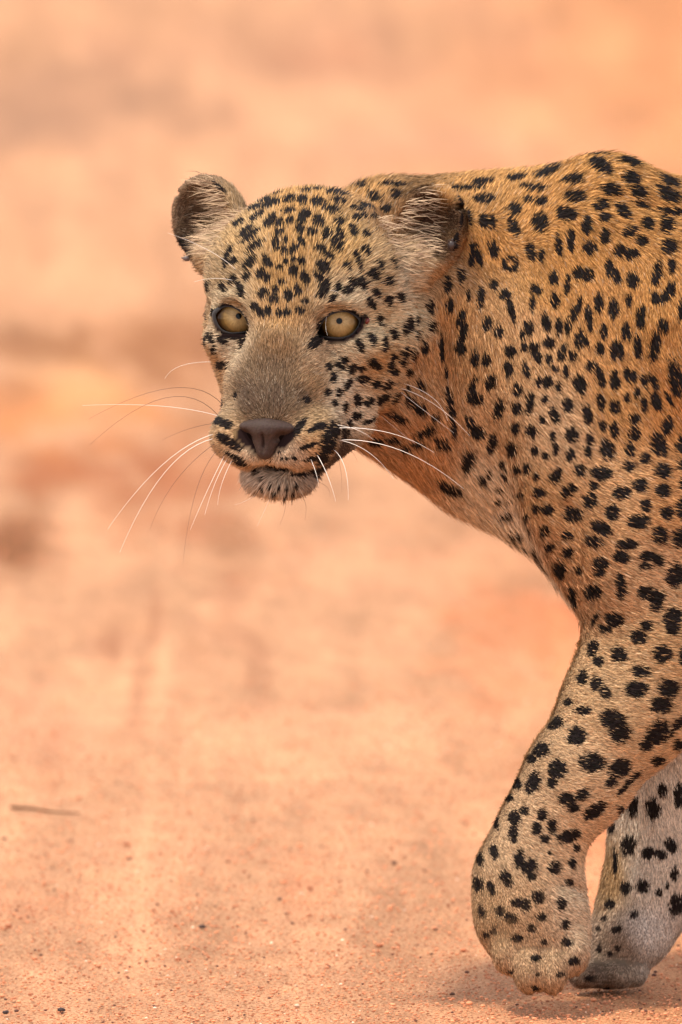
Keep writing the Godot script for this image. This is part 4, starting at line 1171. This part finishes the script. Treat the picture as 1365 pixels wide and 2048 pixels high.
func make_eye(centre: Vector3, side: float, turned: float) -> void:
	var u := 1.0 / 2400.0
	var ahead := Basis(Vector3.UP, deg_to_rad(turned)) * LEAN
	var right := Vector3.UP.cross(ahead).normalized()
	var up := ahead.cross(right)
	var look := (LEAN + Vector3.RIGHT * (0.0 if side > 0 else 0.12) + Vector3.UP * 0.12).normalized()
	var lx := Vector3.UP.cross(look).normalized()
	var ly := look.cross(lx)
	var v := PackedVector3Array()
	var n := PackedVector3Array()
	var c := PackedColorArray()
	var t := PackedInt32Array()
	var fleck := FastNoiseLite.new()
	fleck.seed = 21
	fleck.frequency = 1.0
	var rings := 60
	var round := 64
	for i in rings + 1:
		var a := i / float(rings)
		a = a * 0.9 if i < 48 else 0.72 + (i - 48) / 12.0 * (PI - 0.72)
		for k in round:
			var w := k * TAU / round
			var q := look * cos(a) + (lx * cos(w) + ly * sin(w)) * sin(a)
			n.append(q)
			v.append(q * 46.0 * u)
			var r := 46.0 * sin(minf(a, PI / 2))
			var grainy := fleck.get_noise_2d(cos(w) * 9.0, sin(w) * 9.0 + r * 0.05) * 0.34 + fleck.get_noise_2d(k * 3.7, r * 1.9) * 0.2
			var inner := lin(158, 132, 90)
			var outer := lin(112, 86, 48)
			var iris := inner.lerp(outer, smoothstep(12.0, 31.0, r)) * (1.0 + grainy)
			iris = iris.lerp(lin(30, 20, 12), smoothstep(28.0, 33.0, r))
			iris = iris.lerp(lin(120, 80, 40), 0.3 * (1.0 - smoothstep(6.5, 11.0, r)))
			iris = iris.lerp(Vector3(0.003, 0.003, 0.003), 1.0 - smoothstep(5.6, 6.8, r))
			if a > 1.2:
				iris = lin(40, 26, 18)
			c.append(Color(iris.x, iris.y, iris.z))
			if i:
				var e := i * round + k
				var f := i * round + (k + 1) % round
				t.append_array(PackedInt32Array([e - round, e, f - round, f - round, e, f]))
	for i in range(0, t.size(), 3):
		if (v[t[i + 1]] - v[t[i]]).cross(v[t[i + 2]] - v[t[i]]).dot(n[t[i]] + n[t[i + 1]] + n[t[i + 2]]) > 0:
			var s := t[i + 1]
			t[i + 1] = t[i + 2]
			t[i + 2] = s
	var wet := stuff(0.35)
	wet.clearcoat_enabled = true
	wet.clearcoat = 0.3
	wet.metallic_specular = 0.1
	wet.clearcoat_roughness = 0.06
	var eye := put("eye", mesh_of(v, n, c, t), wet, leopard, centre - leopard.position)
	# the dark rim of the lids
	var line: PackedVector2Array = sockets[0 if side > 0 else 1][4]
	v = PackedVector3Array()
	n = PackedVector3Array()
	t = PackedInt32Array()
	var many := line.size()
	for i in many:
		var p := line[i]
		var ring := [[0.93, 46.2], [0.98, 49.6], [1.07, 51.6], [1.17, 51.2], [1.3, 48.5]]
		for k in 5:
			var q := p * float(ring[k][0])
			var r: float = ring[k][1]
			if p.y < 0.0:
				r += minf(2.0, -p.y * 0.2)
			var z := sqrt(maxf(r * r - q.length_squared(), r * r * 0.09))
			var w := right * q.x - up * q.y + ahead * z
			v.append(w * u)
			n.append((w.normalized() + ((right * p.x - up * p.y).normalized()) * [-0.9, -0.4, 0.1, 0.4, 0.6][k]).normalized())
			if k:
				var e := i * 5 + k
				var f := ((i + 1) % many) * 5 + k
				t.append_array(PackedInt32Array([e - 1, e, f - 1, f - 1, e, f]))
	for i in range(0, t.size(), 3):
		if (v[t[i + 1]] - v[t[i]]).cross(v[t[i + 2]] - v[t[i]]).dot(n[t[i]] + n[t[i + 1]] + n[t[i + 2]]) > 0:
			var s := t[i + 1]
			t[i + 1] = t[i + 2]
			t[i + 2] = s
	put("eyelid", mesh_of(v, n, PackedColorArray(), t), stuff(0.62, false, srgb(28, 22, 22)), eye)


# ------------------------------------------------------------------ red earth
func stain_and_shade(v: Array) -> void:  # soil tones; some dark ones paint the shadow of a bank into the colour
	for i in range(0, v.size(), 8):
		stains_and_shade.append([v[i], v[i + 1], 1.0 / v[i + 2], 1.0 / v[i + 3], lin(v[i + 4], v[i + 5], v[i + 6]), v[i + 7]])


func make_ground() -> void:
	stain_and_shade([-0.35,-7.51, 0.18,0.69, 150,114,92, 0.70,
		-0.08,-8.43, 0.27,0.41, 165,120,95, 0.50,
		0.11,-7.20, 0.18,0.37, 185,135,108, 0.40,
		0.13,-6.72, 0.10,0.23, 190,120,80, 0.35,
		-0.35,-5.04, 0.06,0.25, 120,78,48, 0.80,  # brown patches around here paint in the shadow of a low soil bank
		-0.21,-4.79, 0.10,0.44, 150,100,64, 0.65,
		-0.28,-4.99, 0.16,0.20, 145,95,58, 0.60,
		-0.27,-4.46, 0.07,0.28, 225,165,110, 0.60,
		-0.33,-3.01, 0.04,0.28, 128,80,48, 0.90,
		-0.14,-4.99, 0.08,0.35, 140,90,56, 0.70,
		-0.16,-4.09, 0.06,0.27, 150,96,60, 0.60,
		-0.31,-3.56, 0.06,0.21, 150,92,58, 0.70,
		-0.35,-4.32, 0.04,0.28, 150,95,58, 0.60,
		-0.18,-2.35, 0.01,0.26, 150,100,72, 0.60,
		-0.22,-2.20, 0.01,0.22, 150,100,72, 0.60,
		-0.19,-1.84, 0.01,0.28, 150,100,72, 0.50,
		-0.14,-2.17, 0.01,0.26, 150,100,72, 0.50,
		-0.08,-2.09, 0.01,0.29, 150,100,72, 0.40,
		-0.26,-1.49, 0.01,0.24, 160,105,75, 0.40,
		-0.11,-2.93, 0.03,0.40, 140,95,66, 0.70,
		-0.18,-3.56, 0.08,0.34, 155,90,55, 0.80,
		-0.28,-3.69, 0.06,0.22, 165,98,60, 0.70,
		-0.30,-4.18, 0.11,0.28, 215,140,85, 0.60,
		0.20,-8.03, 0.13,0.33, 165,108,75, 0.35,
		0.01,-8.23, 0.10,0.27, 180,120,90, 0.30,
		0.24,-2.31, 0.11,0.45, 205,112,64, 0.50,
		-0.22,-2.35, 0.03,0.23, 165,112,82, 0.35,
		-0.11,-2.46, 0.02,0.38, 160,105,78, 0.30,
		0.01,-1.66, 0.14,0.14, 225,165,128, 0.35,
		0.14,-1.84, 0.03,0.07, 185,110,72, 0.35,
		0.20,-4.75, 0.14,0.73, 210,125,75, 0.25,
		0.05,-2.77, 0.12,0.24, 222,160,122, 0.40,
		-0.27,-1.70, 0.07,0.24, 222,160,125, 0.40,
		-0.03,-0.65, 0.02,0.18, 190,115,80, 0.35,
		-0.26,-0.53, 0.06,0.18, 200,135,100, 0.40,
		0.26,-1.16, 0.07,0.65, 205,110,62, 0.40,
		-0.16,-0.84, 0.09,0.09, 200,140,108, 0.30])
	var big := FastNoiseLite.new()
	big.seed = 12
	big.frequency = 0.9
	var mid := FastNoiseLite.new()
	mid.seed = 40
	mid.frequency = 7.0
	var fine := FastNoiseLite.new()
	fine.seed = 77
	fine.frequency = 45.0
	var xs := PackedFloat32Array()
	var x := 0.0
	var step := 0.012
	while x < 260.0:
		xs.append(x)
		x += step
		if x > 0.75:
			step *= 1.12
	var all := PackedFloat32Array()
	for i in range(xs.size() - 1, 0, -1):
		all.append(-xs[i])
	all.append_array(xs)
	var zs := PackedFloat32Array()
	var z := 1.3
	step = 0.012
	while z > -420.0:
		zs.append(z)
		z -= step
		if z < -0.6:
			step *= 1.018
	var front := PackedFloat32Array()
	z = 1.3
	step = 0.02
	while z < 60.0:
		z += step
		step *= 1.25
		front.append(z)
	front.reverse()
	front.append_array(zs)
	var v := PackedVector3Array()
	var n := PackedVector3Array()
	var c := PackedColorArray()
	var t := PackedInt32Array()
	var nx := all.size()
	for zz in front:
		for xx in all:
			var y := mid.get_noise_2d(xx, zz) * 0.004 + fine.get_noise_2d(xx, zz) * 0.0016 - 0.002
			var away := smoothstep(1.0, 6.0, absf(zz - 0.0)) + smoothstep(2.0, 8.0, absf(xx))
			y += big.get_noise_2d(xx * 0.6, zz * 0.35) * 0.05 * minf(away, 1.0)
			v.append(Vector3(xx, y, zz))
			var base := lin(195, 147, 112)
			base = base.lerp(lin(200, 138, 94), smoothstep(0.0, 0.5, xx))
			base *= 1.0 + 0.3 * mid.get_noise_2d(xx * 1.3, zz * 0.16) + 0.14 * big.get_noise_2d(xx, zz * 0.5 + 30.0) + 0.26 * fine.get_noise_2d(xx * 0.8, zz * 0.2)
			for s in stains_and_shade:
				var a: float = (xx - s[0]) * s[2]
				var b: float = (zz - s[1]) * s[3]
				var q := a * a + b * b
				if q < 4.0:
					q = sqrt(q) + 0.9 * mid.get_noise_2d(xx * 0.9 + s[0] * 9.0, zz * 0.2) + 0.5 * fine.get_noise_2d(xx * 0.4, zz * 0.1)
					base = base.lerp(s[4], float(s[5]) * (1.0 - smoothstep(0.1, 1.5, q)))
			c.append(Color(base.x, base.y, base.z))
	for j in front.size():
		for i in nx:
			var o := j * nx
			var dx := v[o + mini(i + 1, nx - 1)] - v[o + maxi(i - 1, 0)]
			var dz := v[mini(j + 1, front.size() - 1) * nx + i] - v[maxi(j - 1, 0) * nx + i]
			n.append(dx.cross(dz).normalized() * (-1.0 if dx.cross(dz).y < 0 else 1.0))
			if j and i:
				var e := o + i
				t.append_array(PackedInt32Array([e - nx - 1, e - nx, e - 1, e - 1, e - nx, e]))
	if (v[t[1]] - v[t[0]]).cross(v[t[2]] - v[t[0]]).y > 0:
		for i in range(0, t.size(), 3):
			var s := t[i + 1]
			t[i + 1] = t[i + 2]
			t[i + 2] = s
	var earth := stuff(0.95)
	earth.resource_name = "red earth"
	earth.metallic_specular = 0.25
	var speck := FastNoiseLite.new()
	speck.seed = 91
	speck.frequency = 0.07
	speck.fractal_octaves = 4
	speck.fractal_gain = 0.75
	var ramp := Gradient.new()
	ramp.offsets = PackedFloat32Array([0.0, 0.26, 0.38, 0.48, 0.6, 1.0])
	ramp.colors = PackedColorArray([srgb(110, 78, 64), srgb(170, 142, 128), srgb(220, 206, 196), srgb(246, 240, 236), srgb(255, 252, 250), srgb(255, 255, 255)])
	var tex := NoiseTexture2D.new()
	tex.width = 1024
	tex.height = 1024
	tex.seamless = true
	tex.noise = speck
	tex.color_ramp = ramp
	earth.albedo_texture = tex
	var rough := NoiseTexture2D.new()
	rough.width = 1024
	rough.height = 1024
	rough.seamless = true
	rough.noise = speck
	rough.as_normal_map = true
	rough.bump_strength = 5.0
	earth.normal_enabled = true
	earth.normal_texture = rough
	earth.normal_scale = 1.7
	earth.uv1_triplanar = true
	earth.uv1_world_triplanar = true
	earth.uv1_scale = Vector3(2.6, 2.6, 2.6)
	var o := put("ground", mesh_of(v, n, c, t), earth)
	o.set_meta("kind", "structure")
	o.set_meta("label", "bare red laterite earth of a dusty track")


func litter() -> void:
	# loose grains and small stones
	var s := SphereMesh.new()
	s.radius = 0.5
	s.height = 1.0
	s.radial_segments = 7
	s.rings = 4
	var mm := MultiMesh.new()
	mm.transform_format = MultiMesh.TRANSFORM_3D
	mm.use_colors = true
	mm.mesh = s
	mm.instance_count = 80000
	for i in 80000:
		var far := pow(rng.randf(), 1.8)
		var z := 0.35 - far * 3.6
		var x := rng.randf_range(-0.5, 0.5) * (1.0 + far)
		var r := 0.00045 + 0.0012 * pow(rng.randf(), 5.0) + (0.0015 if rng.randf() < 0.004 else 0.0)
		var b := Basis.from_euler(Vector3(rng.randf() * TAU, rng.randf() * TAU, 0)).scaled(Vector3(r * 2.2, r * 1.3, r * 1.8))
		mm.set_instance_transform(i, Transform3D(b, Vector3(x, 0.0002 + r * 0.2, z)))
		var c := lin(214, 140, 100)
		var k := rng.randf()
		if k < 0.045:
			c = lin(95, 58, 45)
		elif k < 0.3:
			c = lin(170, 105, 72)
		elif k > 0.985:
			c = lin(240, 200, 172)
		c *= rng.randf_range(0.7, 1.25)
		mm.set_instance_color(i, Color(c.x, c.y, c.z))
	var o := MultiMeshInstance3D.new()
	o.name = "gravel"
	o.multimesh = mm
	o.material_override = stuff(0.9)
	o.set_meta("kind", "stuff")
	o.set_meta("label", "fine red and dark grit scattered on the track")
	o.set_meta("category", "gravel")
	add_child(o)
	twig(Vector3(-0.2962, 0, -1.1008), Vector3(-0.2336, 0, -1.0555))
	pebble(Vector3(-0.1188, 0, -0.3639), 0.0026, srgb(70, 48, 42), "dark pebble alone on the earth between the twig and the near paw")
	pebble(Vector3(-0.053, 0, -0.5312), 0.0021, srgb(84, 56, 46), "brown pebble on the open earth a stride left of the near paw")
	pebble(Vector3(-0.2321, 0, 0.1146), 0.0031, srgb(58, 42, 40), "large dark pebble near the bottom left corner of the track")
	pebble(Vector3(-0.278, 0, 0.1257), 0.0026, srgb(62, 46, 42), "dark pebble at the bottom left edge of the picture")
	pebble(Vector3(0.0929, 0, 0.0224), 0.0019, srgb(90, 60, 46), "small brown pebble in the shadow beside the lifted paw")
	tick(Vector3(-0.1283, 0.616, 0.0007), 3.0, 0.0034, srgb(92, 78, 76), "grey swollen tick hanging from the lower edge of the left ear in view")
	tick(Vector3(0.0217, 0.5766, 0.1189), 1.2, 0.0024, srgb(96, 30, 20), "small dark red tick beside the outer corner of the eye")
	tick(Vector3(0.0913, 0.6336, 0.0629), 1.4, 0.0042, srgb(48, 34, 30), "brown tick clinging to the outer edge of the tufted ear by the neck")


func lump(radii: Vector3, rough: float, seed_of: int) -> ArrayMesh:
	var wob := FastNoiseLite.new()
	wob.seed = seed_of
	wob.frequency = 0.9
	var s := SphereMesh.new()
	s.radius = 1.0
	s.height = 2.0
	s.radial_segments = 18
	s.rings = 10
	var a := s.get_mesh_arrays()
	var v: PackedVector3Array = a[Mesh.ARRAY_VERTEX]
	for i in v.size():
		v[i] = v[i] * (1.0 + rough * wob.get_noise_3dv(v[i] * 1.4)) * radii
	a[Mesh.ARRAY_VERTEX] = v
	var raw := ArrayMesh.new()
	raw.add_surface_from_arrays(Mesh.PRIMITIVE_TRIANGLES, a)
	var st := SurfaceTool.new()
	st.create_from(raw, 0)
	st.generate_normals()
	return st.commit()


func pebble(at: Vector3, size: float, color: Color, label: String) -> void:
	var o := put("pebble", lump(Vector3(1.2, 0.62, 0.95) * size, 0.5, int(at.x * 1000.0)), stuff(0.9, false, color), self, at + Vector3(0, size * 0.4, 0))
	o.rotation.y = at.z * 9.0
	o.set_meta("label", label)
	o.set_meta("category", "pebble")
	o.set_meta("group", "loose dark pebbles on the track")


func tick(at: Vector3, turn: float, size: float, color: Color, label: String) -> void:
	# an engorged tick: a leathery sac, a small head shield and eight short legs
	var o := Node3D.new()
	o.name = "tick"
	add_child(o, true)
	o.position = at
	o.rotation.z = turn
	o.set_meta("label", label)
	o.set_meta("category", "tick")
	o.set_meta("group", "ticks on the leopard's head")
	var m := stuff(0.4, false, color)
	put("abdomen", lump(Vector3(1.0, 0.68, 0.6) * size, 0.12, 3), m, o)
	put("head", lump(Vector3(0.34, 0.26, 0.22) * size, 0.1, 4), m, o, Vector3(size * 1.05, 0, 0))
	for s in [-1, 1]:
		for k in 4:
			var leg := CylinderMesh.new()
			leg.top_radius = size * 0.03
			leg.bottom_radius = size * 0.07
			leg.height = size * 0.7
			leg.radial_segments = 5
			leg.rings = 1
			var q := put("leg", leg, m, o, Vector3(size * (0.85 - k * 0.22), s * size * 0.62, -size * 0.1))
			q.rotation.z = (0.0 if s > 0 else PI) - s * (0.7 - k * 0.4)


func twig(a: Vector3, b: Vector3) -> void:
	var v := PackedVector3Array()
	var n := PackedVector3Array()
	var t := PackedInt32Array()
	for i in 9:
		var s := i / 8.0
		var p := (b - a) * (s - 0.5) + Vector3(0, 0.0015 + 0.001 * sin(s * 7.0), 0.004 * sin(s * 5.0 + 1.0))
		for k in 6:
			var q := Vector3(0, cos(k * TAU / 6), sin(k * TAU / 6))
			n.append(q)
			v.append(p + q * 0.0017 * (1.0 - 0.6 * s))
			if i:
				var e := v.size() - 1
				var f := e + 1 if k < 5 else e - 5
				t.append_array(PackedInt32Array([e - 6, f - 6, e, f - 6, f, e]))
	var o := put("twig", mesh_of(v, n, PackedColorArray(), t), stuff(0.9, false, srgb(190, 136, 104)), self, (a + b) * 0.5)
	o.set_meta("label", "thin dry brown twig lying on the red earth")
	o.set_meta("category", "twig")
